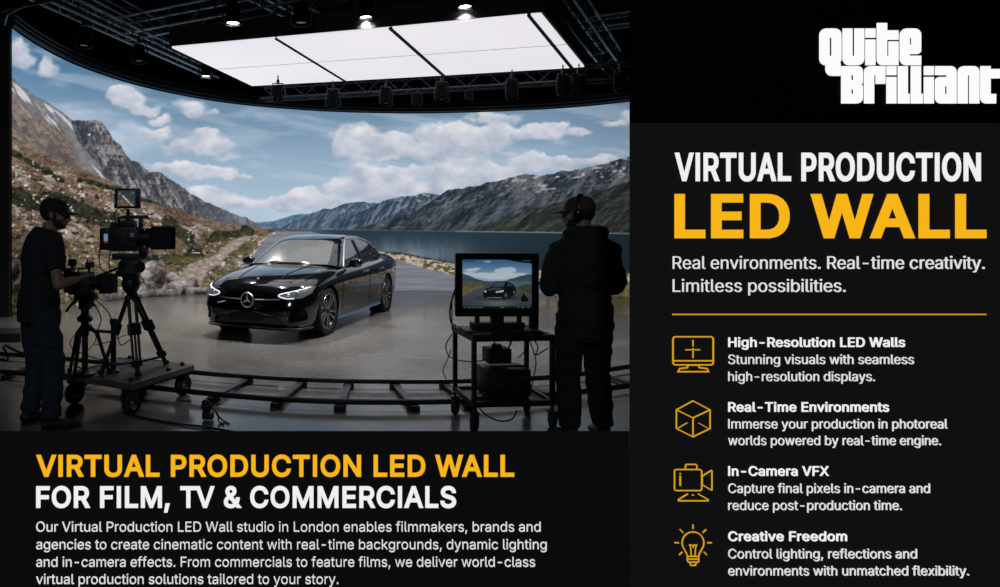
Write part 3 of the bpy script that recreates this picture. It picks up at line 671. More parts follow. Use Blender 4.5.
def group_of(prism_pts, depth, M, out, inn, name, m, src=None, parent=None, sm=35):
    """piece of the body skin inside a prism, standing out by 'out' and sunk by 'inn'"""
    v_, f_ = src or (bv, bf); s_ = shell(v_, f_, out, inn, name, m); c_ = pr(prism_pts, M, depth); boolean(s_, [c_], 'INTERSECT'); kill(c_)
    s_.data.materials.clear(); s_.data.materials.append(m); smooth_mesh(s_.data, sm); s_.parent = parent; return s_
body2 = boolean(body, cut + [inner, intake, grl] + sidein); kill(inner, intake, grl, *sidein)
body2.data.materials.clear(); body2.data.materials.append(M_paint); smooth_mesh(body2.data, 32); body2.parent = car
kill(*cut)
# glass house: frame with window openings, and the panes
wins = {'rear_door_window': [(-.38, .965), (-.41, 1.375), (-.70, 1.375), (-1.02, 1.315), (-1.14, 1.27), (-1.14, .975)], 'front_door_window': [(.62, .965), (.50, 1.05), (.06, 1.33), (-.10, 1.375), (-.32, 1.385), (-.30, .965)], 'quarter_window': [(-1.19, .99), (-1.19, 1.245), (-1.46, 1.10), (-1.58, .995)]}
frame = shell(gv, gf, 0, -.03, 'roof_frame', M_paint); cs = []
for nm, pg in wins.items():
    pg = rpoly(pg, .03)
    for s in (1, -1): cs.append(pr(pg, SIDE(.50 if s > 0 else -1.0), .5))
ws = rpoly([(-.67, 1.0), (.67, 1.0), (.60, 1.17), (.515, 1.345), (.30, 1.375), (-.30, 1.375), (-.515, 1.345), (-.60, 1.17)], .04)
rw = rpoly([(-.60, 1.10), (.60, 1.10), (.48, 1.33), (-.48, 1.33)], .04)
cs += [pr(ws, FRONT(.05), 1.2), pr(rw, FRONT(-2.2), 1.1)]
boolean(frame, cs); kill(*cs); frame.data.materials.clear(); frame.data.materials.append(M_paint); smooth_mesh(frame.data, 32); frame.parent = car
sg = (gv, gf)
group_of(rw, 1.1, FRONT(-2.2), -.006, -.014, 'rear_window', M_glass, sg, car)
for nm, pg in wins.items():
    for y in (.50, -1.0): group_of(rpoly(pg, .03), .5, SIDE(y), -.006, -.014, nm, M_glassd, sg, car)
# bright line round the side windows, laid on the skin
def bvh(v_, f_): return BVHTree.FromPolygons([Vector(v) for v in v_], f_)
TB = bvh(bv, bf); TG = bvh(gv, gf)
def onside(tree, x, z, s):
    h = tree.ray_cast(Vector((x, s * 2, z)), Vector((0, -s, 0))); return h[0]
def screen_patch(name, zs, ws_, d, m):
    vs = []; fs = []; nz, ny = 14, 20
    for i in range(nz):
        z = zs[0] + (zs[1] - zs[0]) * i / (nz - 1); w_ = float(np.interp(z, ws_[0], ws_[1]))
        for j in range(ny):
            y = -w_ + 2 * w_ * j / (ny - 1); h = TG.ray_cast(Vector((4 * d, y, z)), Vector((-d, 0, 0)))[0]
            vs.append(h - Vector((d * .006, 0, .003)))
    n = len(vs); vs += [v - Vector((d * .004, 0, .003)) for v in vs]
    for i in range(nz - 1):
        for j in range(ny - 1):
            a = i * ny + j; q_ = (a, a + 1, a + ny + 1, a + ny); fs.append(q_); fs.append(tuple(k + n for k in q_[::-1]))
    return MB().add(vs, fs) or (vs, fs)
def screen_obj(name, zs, ws_, d, m):
    vs, fs = screen_patch(name, zs, ws_, d, m); mb = MB(); mb.add(vs, fs); return mb.build(name, m, car, True)
def onfront(tree, y, z):
    h = tree.ray_cast(Vector((4, y, z)), Vector((-1, 0, 0))); return h[0]
def ontop(tree, x, y):
    h = tree.ray_cast(Vector((x, y, 3)), Vector((0, 0, -1))); return h[0]
def line(fn, pts, r, name, m, n=8, off=.0):
    pp = smooth_path([(a, b_, 0) for a, b_ in pts], n); P3 = [fn(p.x, p.y) for p in pp]; P3 = [p for p in P3 if p is not None]
    if len(P3) < 2: return None
    return MB().tube(P3, r, 6).build(name, m, car, True)
def sidefn(tree, s): return lambda x, z: onside(tree, x, z, s)
screen_obj('windscreen', (1.0, 1.385), ([1.0, 1.17, 1.345, 1.39], [.69, .62, .535, .50]), 1, M_glass)
for s in (1, -1):
    line(sidefn(TG, s), [(.66, .955), (.50, 1.07), (.06, 1.35), (-.12, 1.395), (-.40, 1.405), (-.72, 1.395), (-1.05, 1.33), (-1.22, 1.26), (-1.50, 1.10), (-1.63, .985)], .013, 'window_trim', M_chrome, 10)
    line(sidefn(TG, s), [(.66, .950), (0, .948), (-.8, .955), (-1.63, .975)], .009, 'window_trim', M_chrome, 16)
    for px_, nm in ((-.34, 'b'), (-1.165, 'c')):
        line(sidefn(TG, s), [(px_, .96), (px_, 1.1), (px_ - .01, 1.36 if nm == 'b' else 1.26)], .024, 'pillar_trim', M_trimb)
    # shut lines
    line(sidefn(TB, s), [(.90, .90), (.93, .75), (.95, .5), (.93, .30)], .005, 'shut_line', M_trimb)
    line(sidefn(TB, s), [(-.34, .92), (-.345, .6), (-.36, .3)], .005, 'shut_line', M_trimb)
    line(sidefn(TB, s), [(-1.10, .94), (-1.10, .75), (-1.05, .55), (-1.03, .45)], .005, 'shut_line', M_trimb)
    line(sidefn(TB, s), [(.92, .28), (0, .275), (-1.0, .28)], .005, 'shut_line', M_trimb)
    # side skirt
    mb = MB(); pp = []
    for x in np.linspace(1.05, -1.05, 14):
        w_ = at(kw, x); pp.append((x, s * (w_ * .93 + .015), .205))
    mb.tube(pp, .028, 8, r2=.022); mb.build('side_skirt', M_skirt, car, True)
    # door handles
    for x in (-.14, -1.02):
        p = onside(TB, x, .845, s); mb = MB(); mb.tube([p + Vector((.10, s * .006, 0)), p + Vector((.07, s * .034, 0)), p + Vector((-.07, s * .034, .004)), p + Vector((-.10, s * .006, 0))], .011, 8, r2=.015)
        mb.build('door_handle', M_chrome if s > 0 else M_paint, car, True)
    # fender badge
    p = onside(TB, .80, .70, s); MB().box(p, (.075, .012, .03), bev=.004).build('fender_badge', M_chrome, car)
    # mirrors
    mb = MB(); mb.ball((.60, s * 1.0, 1.015), (.075, .125, .078), 18, 12); mb.box((.56, s * .995, 1.015), (.05, .20, .12), bev=.02); mi = mb.build('door_mirror', M_paint, car, True)
    MB().tube([(.60, s * .84, .955), (.60, s * .93, .975)], .03, 8).build('mirror_stalk', M_trimb, mi, True); MB().box((.532, s * 1.0, 1.02), (.006, .17, .095), bev=.002).build('mirror_glass', M_chrome, mi)
# headlights, wrapped round the corners
for s in (1, -1):
    hl = rpoly([(s * .47, .625), (s * .60, .585), (s * .79, .60), (s * .865, .66), (s * .865, .755), (s * .78, .728), (s * .62, .690), (s * .50, .665)], .015)
    h = group_of(hl, 1.1, FRONT(1.72), .006, -.01, 'headlight', M_lampg, None, car)
    fn = onfront if False else (lambda y, z: onfront(TB, y, z))
    def lineh(pts, r):
        pp = smooth_path([(a, b_, 0) for a, b_ in pts], 6); q3 = [onfront(TB, p.x, p.y) for p in pp]; q3 = [q_ + Vector((.008, s * .004, 0)) for q_ in q3 if q_ is not None]
        return q3
    q3 = lineh([(s * .83, .742), (s * .76, .715), (s * .62, .682), (s * .51, .655), (s * .485, .632), (s * .54, .610), (s * .62, .597), (s * .70, .600)], .01)
    MB().tube(q3, .0075, 8).build('running_light', M_drl, h, True)
    for yy, zz in ((.62, .640), (.72, .668)):
        p = onfront(TB, s * yy, zz)
        if p: MB().ball(p + Vector((-.005, 0, 0)), .028, 14, 10).build('projector', M_chrome, h, True)
# grille
MB().box((2.19, 0, .54), (.04, 1.12, .30)).build('grille_mesh', M_grille, car)
mb = MB()
for k in range(7): mb.tube([(2.28 - .0, y, .44 + k * .033) for y in (-.47 + .01 * k, 0, .47 - .01 * k)], .004, 5)
mb.build('grille_slats', M_gloss, car)
mb = MB(); pts = [(-.50, .585), (-.3, .575), (-.12, .57)]
for s in (1, -1): mb.tube([(onfront(TB, 0, .5).x - .0 - .16 * abs(y) ** 2 * 1.2, s * -y, z) for y, z in pts], .009, 8)
mb.build('grille_bar', M_chrome, car, True)
sx_ = onfront(TB, 0, .55).x + .02
emb = MB(); ringp = [(sx_, .10 * math.cos(R(a)), .562 + .10 * math.sin(R(a))) for a in range(0, 361, 12)]; emb.tube(ringp, .010, 8)
e = emb.build('front_emblem', M_chrome, car, True)
mb = MB()
for a in (90, 210, 330):
    c_, s_ = math.cos(R(a)), math.sin(R(a)); n_ = (-s_, c_)
    mb.add([(sx_ + .012, 0, .562), (sx_, .018 * n_[0] + .013 * c_, .562 + .018 * n_[1] + .013 * s_), (sx_, .095 * c_, .562 + .095 * s_), (sx_, -.018 * n_[0] + .013 * c_, .562 - .018 * n_[1] + .013 * s_), (sx_ - .01, 0, .562)], [(0, 1, 2), (0, 2, 3), (4, 2, 1), (4, 3, 2), (0, 3, 4), (0, 4, 1)])
mb.build('star', M_chrome, e)
MB().ball(ontop(TB, 2.04, 0) + Vector((0, 0, .006)), (.022, .022, .006), 14, 8).build('bonnet_badge', M_chrome, car, True)
MB().box((2.385, 0, .345), (.02, .54, .115), bev=.005).build('number_plate', M_trimb, car)
# bumper: lower splitter, intake slats, flicks
mb = MB(); sp_ = [(-.86, 2.12), (-.80, 2.22), (-.62, 2.33), (-.3, 2.385), (0, 2.395), (.3, 2.385), (.62, 2.33), (.80, 2.22), (.86, 2.12)]
mb.tube(smooth_path([(onfront(TB, y, .22).x - .025, y, .172) for y, x in sp_], 4), .020, 8, r2=.016); mb.build('splitter', M_paint, car, True)
mb = MB(); mb.tube(smooth_path([(onfront(TB, y, .22).x - .004, y, .188) for y, x in sp_], 4), .0065, 6); mb.build('splitter_trim', M_chrome, car, True)
MB().box((2.17, 0, .28), (.03, 1.15, .16)).build('intake_mesh', M_grille, car)
for s in (1, -1):
    mb = MB()
    for k in range(3): mb.tube([(2.14, s * .64, .31 + .04 * k), (2.12, s * .74, .31 + .045 * k), (2.02, s * .84, .32 + .045 * k)], .007, 6)
    mb.build('side_intake_slats', M_gloss, car, True)
    MB().box((2.0, s * .74, .37), (.02, .22, .18), (0, 0, s * -.5)).build('side_intake_mesh', M_grille, car)
    p0, p1, p2 = onfront(TB, s * .60, .44), onfront(TB, s * .56, .36), onfront(TB, s * .66, .245)
    MB().tube([p0, p1, p2], [.012, .022, .012], 8).build('bumper_flick', M_chromed, car, True)
# bonnet lines and wipers
for s in (1, -1):
    line(lambda x, y: ontop(TB, x, y), [(2.08, s * .50), (1.85, s * .66), (1.4, s * .735), (.92, s * .76)], .0045, 'bonnet_line', M_trimb)
    line(lambda x, y: (lambda q_: q_ + Vector((0, 0, .004)))(ontop(TB, x, y)), [(2.0, s * .34), (1.5, s * .40), (1.05, s * .47)], .005, 'bonnet_crease', M_paint)
    MB().tube([(1.02, s * .10 - .25, 1.02), (.97, s * .10 + .05, 1.04), (.93, s * .10 + .32, 1.04)], .008, 6).build('wiper', M_trimb, car, True)
line(lambda y, x: ontop(TB, x, y), [(-.50, 2.075), (0, 2.11), (.50, 2.075)], .004, 'bonnet_line', M_trimb)
# tail lamps
for s in (1, -1): group_of(rpoly([(s * .48, .80), (s * .90, .82), (s * .90, .93), (s * .50, .92)], .02), .5, FRONT(-2.62), .006, -.01, 'tail_lamp', M_red, None, car)
# cabin
for x in (.05, -.85):
    for s in (1, -1) if x > 0 else (1, 0, -1):
        mb = MB(); y = s * .37; mb.tube([(x - .10, y, .92), (x - .20, y, 1.13)], [.2, .19], 14, r2=.06, flat=(1, 0, 0)); st = mb.build('seat', M_seat, car, True)
        MB().ball((x - .23, y, 1.235), (.045, .12, .075), 14, 10).build('headrest', M_seat, st, True)
MB().tube([(.84, -.66, .99), (.84, .66, .99)], [.10, .10], 12, r2=.045, flat=(0, 0, 1)).build('dashboard', M_seat, car, True)
MB().tube([(.50 - .06 * math.sin(R(a)), .37 + .17 * math.cos(R(a)), 1.03 + .16 * math.sin(R(a))) for a in range(0, 361, 20)], .012, 6).build('steering_wheel', M_trimb, car, True)
MB().box((.28, 0, 1.345), (.03, .22, .06), bev=.01).build('inside_mirror', M_trimb, car)
# wheels
def wheel(x, s):
    t = .235; y0 = s * .905; ys = -s
    My = Matrix.Translation((x, y0, .345)) @ Matrix.Rotation(R(90) * s, 4, 'X') @ Matrix.Scale(-1, 4, (0, 0, 1))
    # local z points outward
    Mo = Matrix.Translation((x, y0, .345)) @ (Matrix.Rotation(-R(90) * s, 4, 'X'))
    tp = [(.245, -.225), (.300, -.232), (.333, -.215), (.345, -.18), (.345, -.04), (.337, -.012), (.31, .0), (.276, -.004), (.262, -.01)]
    ty = MB().lathe(tp, 48, Mo).build('wheel', M_tyre, car, True)
    MB().lathe([(.268, -.012), (.262, -.002), (.252, -.006), (.228, -.04), (.22, -.2), (.215, -.2)], 48, Mo).build('rim_barrel', M_rimm, ty, True)
    MB().lathe([(.266, -.010), (.262, .0), (.252, -.004)], 48, Mo).build('rim_lip', M_rims, ty, True)
    MB().lathe([(0, -.10), (.17, -.10), (.17, -.085), (0, -.085)], 32, Mo).build('brake_disc', M_dark, ty, True)
    for k in range(5):
        a = R(72 * k + 18); mb = MB(); mb.T = Mo @ Matrix.Rotation(a, 4, 'Z')
        for e_ in (-1, 1):
            mb.add([(.035, e_ * .004, -.022), (.035, e_ * .030, -.022), (.252, e_ * .066, -.006), (.252, e_ * .036, -.006), (.035, e_ * .004, -.05), (.035, e_ * .030, -.05), (.252, e_ * .066, -.04), (.252, e_ * .036, -.04)],
                   [(0, 1, 2, 3), (7, 6, 5, 4), (0, 4, 5, 1), (1, 5, 6, 2), (2, 6, 7, 3), (3, 7, 4, 0)])
        mb.build('spoke', M_rims, ty)
    MB().lathe([(0, -.008), (.03, -.010), (.045, -.02), (.05, -.05)], 20, Mo).build('hub_cap', M_rimm, ty, True)
for x in (1.47, -1.47):
    for s in (1, -1): wheel(x, s)
    mb = MB()
    for s in (1, -1): mb.lathe([(.386, 0), (.386, -.27), (.10, -.27)], 40, Matrix.Translation((x, s * .89, .345)) @ Matrix.Rotation(-R(90) * s, 4, 'X'))
    mb.build('wheel_well', M_trimb, car)
MB().box((0, 0, .22), (4.0, 1.3, .06)).build('underbody', M_trimb, car)
# ================================================================== people
M_skin = mat('skin', (.30, .165, .11), .55, spec=.4)
M_hair = mat('dark_hair', (.012, .009, .007), .8)
M_shirt = mat('black_tshirt', (.011, .013, .017), .9, bump=.25, bscale=14)
M_jeans = mat('dark_jeans', (.016, .026, .042), .85, bump=.25, bscale=22, vary=.35)
M_hood = mat('charcoal_hoodie', (.014, .017, .020), .92, bump=.3, bscale=12)
M_trou = mat('black_trousers', (.009, .010, .012), .9, bump=.2, bscale=16)
M_shoe = mat('dark_shoe', (.012, .011, .011), .6)
M_cap = mat('navy_cap', (.012, .014, .018), .9); M_capb = mat('brown_cap', (.060, .040, .026), .9)
M_eye = mat('eye_white', (.6, .58, .55), .2); M_iris = mat('iris', (.03, .02, .015), .1)
def fuse(mb, name, m, parent, voxel=.012, it=4, thick=0., **k):
    o = mb.build(name, m, None); md = o.modifiers.new('r', 'REMESH'); md.mode = 'VOXEL'; md.voxel_size = voxel; md.use_smooth_shade = True
    if it:
        sm = o.modifiers.new('s', 'SMOOTH'); sm.factor = .5; sm.iterations = it
    bake(o); o.data.materials.clear(); o.data.materials.append(m); o.data.polygons.foreach_set('use_smooth', [True] * len(o.data.polygons)); o.parent = parent
    for a, b_ in k.items(): o[a] = b_
    return o
def folds(o, amp, sc, seed=0, zlo=-9, zhi=9):
    """cloth folds pushed into the mesh"""
    from mathutils import noise
    for v in o.data.vertices:
        if zlo < v.co.z < zhi:
            n_ = noise.noise(Vector((v.co.x * sc + seed, v.co.y * sc, v.co.z * sc * 1.9))) + .5 * noise.noise(Vector((v.co.x * sc * 2, v.co.y * sc * 2 + seed, v.co.z * sc * 4)))
            v.co += v.normal * n_ * amp
def hand(mb, w, d, n_, s=1, curl=.9, spread=.12, k=1.):
    """hand at wrist w pointing along d with the palm facing n_; s is the thumb's side"""
    w, d, n_ = Vector(w), Vector(d).normalized(), Vector(n_).normalized(); n_ = (n_ - d * n_.dot(d)).normalized(); a = d.cross(n_).normalized() * s
    mb.tube([w - d * .02, w + d * .02, w + d * .06, w + d * .095], [.021 * k, .030 * k, .040 * k, .038 * k], 12, r2=[.018 * k, .016 * k, .015 * k, .012 * k], flat=tuple(n_))
    for i, (off, ln, r) in enumerate([(.029, .070, .0092), (.010, .079, .0096), (-.010, .074, .0092), (-.028, .058, .0082)]):
        p = w + d * (.088 - .006 * abs(i - 1)) + a * off; dd = (d + a * (1.5 - i) * spread).normalized(); pts = [p - dd * .02, p]; c = 0
        for q_, f in enumerate((.45, .30, .25)):
            c += curl * (.55 if q_ == 0 else .75); pts.append(pts[-1] + (dd * math.cos(c) + n_ * math.sin(c)) * ln * f)
        mb.tube(pts, [r * 1.05, r * 1.05, r, r * .92, r * .75], 8); mb.ball(pts[-1], r * .78, 8, 6)
    p = w + d * .028 + a * .028; t1 = (d * .6 + a * .75 + n_ * .25).normalized(); t2 = (d * .85 + a * .25 + n_ * .5).normalized(); t3 = (d * .8 - a * .05 + n_ * .6).normalized()
    pts = [p - t1 * .02, p + t1 * .022, p + t1 * .022 + t2 * .030, p + t1 * .022 + t2 * .030 + t3 * .025]
    mb.tube(pts, [.013, .0125, .0105, .0085], 8); mb.ball(pts[-1], .0088, 8, 6)
def head(mb, c, yaw, pitch=0.):
    M = Matrix.Translation(c) @ Matrix.Rotation(yaw, 4, 'Z') @ Matrix.Rotation(pitch, 4, 'X'); old = mb.T; mb.T = M
    mb.ball((0, -.012, .028), (.076, .096, .092), 20, 14); mb.ball((0, .022, -.035), (.060, .072, .082), 18, 12); mb.ball((0, .055, -.085), (.034, .030, .026), 12, 8)
    mb.tube([(0, .092, .018), (0, .104, -.010), (0, .116, -.030), (0, .100, -.040)], [.009, .012, .016, .012], 8)                 # nose
    mb.ball((-.03, .078, .028), (.026, .016, .009), 10, 6); mb.ball((.03, .078, .028), (.026, .016, .009), 10, 6)                   # brows
    mb.ball((-.04, .066, -.022), (.022, .018, .018), 10, 6); mb.ball((.04, .066, -.022), (.022, .018, .018), 10, 6)
    mb.ball((0, .092, -.058), (.026, .010, .006), 10, 6); mb.ball((0, .090, -.070), (.023, .010, .007), 10, 6)                     # lips
    for s in (-1, 1): mb.ball((s * .078, -.008, -.006), (.010, .020, .032), 10, 8, (0, 0, s * .25))                                    # ears
    mb.T = old; return M
def face_bits(root, M, body):
    for s in (-1, 1):
        MB().ball(M @ Vector((s * .030, .083, .010)), (.011, .011, .011), 12, 8).build('eye', M_eye, body, True)
        MB().ball(M @ Vector((s * .030, .0925, .010)), (.005, .003, .005), 10, 6).build('iris', M_iris, body, True)
def cap(M, m, root, back=False):
    t = MB(); t.T = M
    t.lathe([(.090, .022), (.094, .030), (.094, .055), (.088, .085), (.070, .112), (.040, .128), (0, .133)], 28, Matrix.Scale(1.14, 4, (0, 1, 0)) @ Matrix.Translation((0, -.012, 0)))
    t.lathe([(.084, .022), (.088, .030), (.088, .055), (.082, .085), (.066, .108), (.038, .122), (0, .127)], 28, Matrix.Scale(1.14, 4, (0, 1, 0)) @ Matrix.Translation((0, -.012, 0)))
    c = t.build('cap', m, root, True)
    b_ = MB(); b_.T = M; vs = []; fs = []
    for i in range(7):
        r_ = i / 6
        for j in range(13):
            a = R(-68 + 136 * j / 12); x = math.sin(a) * (.088 + .004 * r_); y0 = .98 * math.cos(a) * .092; y = y0 + r_ * .085 * (math.cos(a) ** .6 if math.cos(a) > 0 else 0); vs.append(Vector((x, y, .036 - .016 * r_ - .25 * x * x * 6 * .6)))
    n_ = len(vs); vs += [v - Vector((0, 0, .005)) for v in vs]
    for i in range(6):
        for j in range(12):
            q_ = (i * 13 + j, i * 13 + j + 1, i * 13 + j + 14, i * 13 + j + 13); fs.append(q_); fs.append(tuple(k + n_ for k in q_[::-1]))
    for j in range(12): fs.append((6 * 13 + j, 6 * 13 + j + 1, 6 * 13 + j + 1 + n_, 6 * 13 + j + n_))
    b_.add(vs, fs); b_.build('brim', m, c, True)
    k = MB(); k.T = M; k.ball((0, -.012, .133), (.008, .008, .003), 10, 6); k.build('cap_button', m, c, True)
    return c
def beard(M, root):
    t = MB(); t.T = M
    t.ball((0, .048, -.080), (.042, .042, .032), 16, 10); t.ball((-.045, .030, -.062), (.022, .040, .034), 12, 8); t.ball((.045, .030, -.062), (.022, .040, .034), 12, 8); t.ball((0, .090, -.046), (.024, .009, .005), 10, 6)
    t.tube([(-.066, .006, .02), (-.064, .014, -.05)], .014, 8); t.tube([(.066, .006, .02), (.064, .014, -.05)], .014, 8)
    return fuse(t, 'beard', M_hair, root, .006, 2)
def torso(mb, f, dz=0., e=0., lean=0., top=True):
    """f: list of (z, half width, half depth, forward shift)"""
    mb.tube([(0, y, z) for z, a, b_, y in f], [a + e for z, a, b_, y in f], 24, r2=[b_ + e for z, a, b_, y in f], flat=(0, 1, 0))
def loc2(o, p):
    c, s = math.cos(-o.rotation_euler.z), math.sin(-o.rotation_euler.z); d = Vector(p) - Vector(o.location)
    return Vector((d.x * c - d.y * s, d.x * s + d.y * c, d.z))
def shoe(parent, ank, yaw, name='shoe', m=None):
    t = MB(); t.T = Matrix.Translation((ank[0], ank[1], 0)) @ Matrix.Rotation(yaw, 4, 'Z')
    t.tube([(0, -.075, .055), (0, -.04, .062), (0, .03, .058), (0, .11, .042), (0, .175, .034), (0, .20, .030)], [.030, .040, .044, .048, .042, .022], 14, r2=[.030, .046, .044, .034, .026, .016], flat=(0, 0, 1))
    t.tube([(0, -.01, .06), (0, -.02, .125)], [.046, .048], 14)
    o = fuse(t, name, m or M_shoe, parent, .008, 2)
    s_ = MB(); s_.T = Matrix.Translation((ank[0], ank[1], 0)) @ Matrix.Rotation(yaw, 4, 'Z')
    pts = [(.0 + .043 * math.sin(R(a)) * (1.1 if math.cos(R(a)) > 0 else .95), .062 + .142 * math.cos(R(a))) for a in range(0, 360, 15)]
    s_.prism(pts, Matrix.Identity(4), .022); s_.build('sole', M_rubber, o)
    l_ = MB(); l_.T = s_.T
    for k in range(4): l_.tube([(-.028, .045 + .02 * k, .090 - .010 * k), (0, .045 + .02 * k, .102 - .011 * k), (.028, .045 + .02 * k, .090 - .010 * k)], .004, 5)
    l_.build('laces', M_dark, o, True); return o
# ---------------------------------------------------------------- the operator at the left
pA = thing('person', 'bearded person in black cap, T-shirt and dark jeans reaching to the cameras', 'person', (-2.15, 4.69, 0), R(-47))
eR = loc2(pA, P(58, 285, 4.50)); wR = loc2(pA, P(78, 279, 4.60)); hR = loc2(pA, P(90, 274, 4.68))
eL = Vector((-.25, .06, 1.13)); wL = Vector((-.12, .27, 1.16))
shR, shL = Vector((.185, .035, 1.435)), Vector((-.185, .035, 1.435))
TA = [(.88, .150, .112, -.01), (.97, .160, .118, -.01), (1.08, .140, .105, 0), (1.20, .150, .112, .01), (1.32, .172, .122, .02), (1.40, .184, .116, .03), (1.475, .165, .095, .04), (1.545, .090, .070, .065)]
mb = MB(); torso(mb, TA)
mb.tube([(0, .045, 1.44), (0, .065, 1.52), (0, .085, 1.60)], [.068, .060, .058], 14)
MA = head(mb, Vector((.005, .115, 1.668)), R(-34), R(-5))
for S_, E_, W_ in ((shR, eR, wR), (shL, eL, wL)):
    mb.ball(S_, (.062, .06, .06), 14, 10); mb.tube([S_, S_.lerp(E_, .45), E_], [.052, .048, .040], 12); mb.ball(E_, .039, 12, 8); mb.tube([E_, E_.lerp(W_, .3), W_], [.040, .042, .027], 12)
hand(mb, wR, hR - wR, (0, 0, -1), 1, .55); hand(mb, wL, Vector((.2, .9, 0)), (.8, 0, -.5), -1, .6)
LEG = {1: ((.095, -.01, .93), (.120, .06, .50), (.135, .04, .09), R(-14)), -1: ((-.095, -.01, .93), (-.13, .02, .50), (-.165, -.02, .09), R(14))}
for s in (1, -1):
    h_, k_, a_, yw = [Vector(x) if hasattr(x, '__len__') else x for x in LEG[s]]
    mb.tube([h_, h_.lerp(k_, .5), k_], [.085, .070, .054], 14); mb.tube([k_, k_.lerp(a_, .35), a_], [.052, .054, .036], 12); mb.tube([a_ + Vector((0, -.02, -.02)), a_ + Vector((0, .1, -.05))], [.034, .026], 10)
bodyA = fuse(mb, 'body', M_skin, pA, .0065, 2); face_bits(pA, MA, bodyA); beard(MA, pA)
t = MB(); t.T = MA; t.ball((0, -.035, .012), (.080, .080, .072), 18, 12); fuse(t, 'hair', M_hair, pA, .007, 2); cap(MA, M_cap, pA)
mb = MB(); torso(mb, [(.84, .172, .136, -.01), (.90, .178, .140, -.01)] + [(z, a + .018, b_ + .022, y) for z, a, b_, y in TA[1:]], e=.012)
for S_, E_ in ((shR, eR), (shL, eL)):
    mb.ball(S_ + Vector((0, 0, .004)), .078, 14, 10); q_ = S_.lerp(E_, .66); mb.tube([S_.lerp(Vector((0, .03, 1.44)), .4), S_, q_], [.084, .082, .076], 14)
o = fuse(mb, 'tshirt', M_shirt, pA, .011, 5); folds(o, .014, 8, 3, 0, 1.40)
mb = MB(); torso(mb, [(.84, .148, .118, -.01), (.90, .160, .124, -.01), (.99, .152, .118, -.01)], e=.012)
for s in (1, -1):
    h_, k_, a_, yw = [Vector(x) if hasattr(x, '__len__') else x for x in LEG[s]]
    mb.tube([h_ + Vector((0, 0, .0)), h_.lerp(k_, .5), k_], [.115, .102, .088], 16); mb.tube([k_, k_.lerp(a_, .5), a_ + Vector((0, 0, .02))], [.084, .077, .068], 16)
o = fuse(mb, 'jeans', M_jeans, pA, .011, 4); folds(o, .013, 9, 7, 0, .9)
for s in (1, -1): shoe(pA, LEG[s][2], LEG[s][3])
# ---------------------------------------------------------------- the person at the monitor
pB = thing('person', 'person seen from behind in dark hoodie, brown cap and headphones at the monitor', 'person', (1.985, 4.42, 0), R(10))
TB_ = [(.86, .160, .118, -.01), (.97, .168, .122, -.01), (1.08, .155, .112, 0), (1.20, .168, .120, 0), (1.32, .190, .128, 0), (1.40, .198, .118, 0), (1.46, .155, .092, 0), (1.53, .085, .068, .01)]
shR, shL = Vector((.20, .0, 1.385)), Vector((-.20, 0, 1.385)); eR, eL = Vector((.272, .02, 1.13)), Vector((-.272, .03, 1.13)); wR, wL = Vector((.12, .23, 1.09)), Vector((-.12, .24, 1.09))
mb = MB(); torso(mb, TB_); mb.tube([(0, .01, 1.46), (0, .02, 1.54), (-.008, .028, 1.62)], [.075, .065, .062], 14)
MBh = head(mb, Vector((-.02, .045, 1.668)), R(48), R(-3))
for S_, E_, W_, s in ((shR, eR, wR, 1), (shL, eL, wL, -1)):
    mb.ball(S_, .064, 14, 10); mb.tube([S_, S_.lerp(E_, .45), E_], [.056, .052, .043], 12); mb.ball(E_, .042, 12, 8); mb.tube([E_, E_.lerp(W_, .3), W_], [.043, .045, .029], 12)
    hand(mb, W_, Vector((-s * .45, .5, .05)), (-s * .5, 0, -.6), s, .7)
LEGB = {1: ((.10, 0, .93), (.120, .02, .50), (.135, -.02, .09), R(-12)), -1: ((-.10, 0, .93), (-.120, .02, .50), (-.135, -.02, .09), R(12))}
for s in (1, -1):
    h_, k_, a_, yw = [Vector(x) if hasattr(x, '__len__') else x for x in LEGB[s]]
    mb.tube([h_, h_.lerp(k_, .5), k_], [.088, .075, .057], 14); mb.tube([k_, k_.lerp(a_, .35), a_], [.055, .057, .038], 12); mb.tube([a_ + Vector((0, -.02, -.02)), a_ + Vector((0, .1, -.05))], [.034, .026], 10)
bodyB = fuse(mb, 'body', M_skin, pB, .0065, 2); face_bits(pB, MBh, bodyB); beard(MBh, pB)
t = MB(); t.T = MBh; t.ball((0, -.035, .005), (.080, .080, .078), 18, 12); fuse(t, 'hair', M_hair, pB, .007, 2); cap(MBh, M_capb, pB)
hp = thing('headphones', 'black over-ear headphones worn over the brown cap', 'headphones', pB.location, pB.rotation_euler.z)
t = MB(); t.T = MBh; t.tube([(.100 * math.cos(R(a)), -.018, .0 + .142 * math.sin(R(a))) for a in range(0, 181, 12)], .010, 8, r2=.018, flat=(0, 1, 0)); t.build('headband', M_black, hp, True)
for s in (1, -1):
    t = MB(); t.T = MBh; t.ball((s * .098, -.010, -.008), (.022, .036, .046), 16, 12); e_ = t.build('ear_cup', M_gloss, hp, True)
    t = MB(); t.T = MBh; t.ball((s * .080, -.010, -.008), (.016, .038, .048), 16, 12); t.build('ear_pad', M_rubber, e_, True)
mb = MB(); torso(mb, [(.76, .172, .135, -.01), (.80, .180, .140, -.01), (.90, .184, .142, -.01)] + [(z, a + .012, b_ + .016, y) for z, a, b_, y in TB_[1:]], e=.020)
for S_, E_, W_ in ((shR, eR, wR), (shL, eL, wL)):
    mb.ball(S_, .086, 16, 12); mb.tube([S_.lerp(Vector((0, 0, 1.50)), .5), S_, S_.lerp(E_, .5), E_], [.080, .088, .082, .074], 16); mb.ball(E_, .070, 14, 10); mb.tube([E_, E_.lerp(W_, .5), W_ - (W_ - E_).normalized() * .01], [.070, .062, .044], 14)
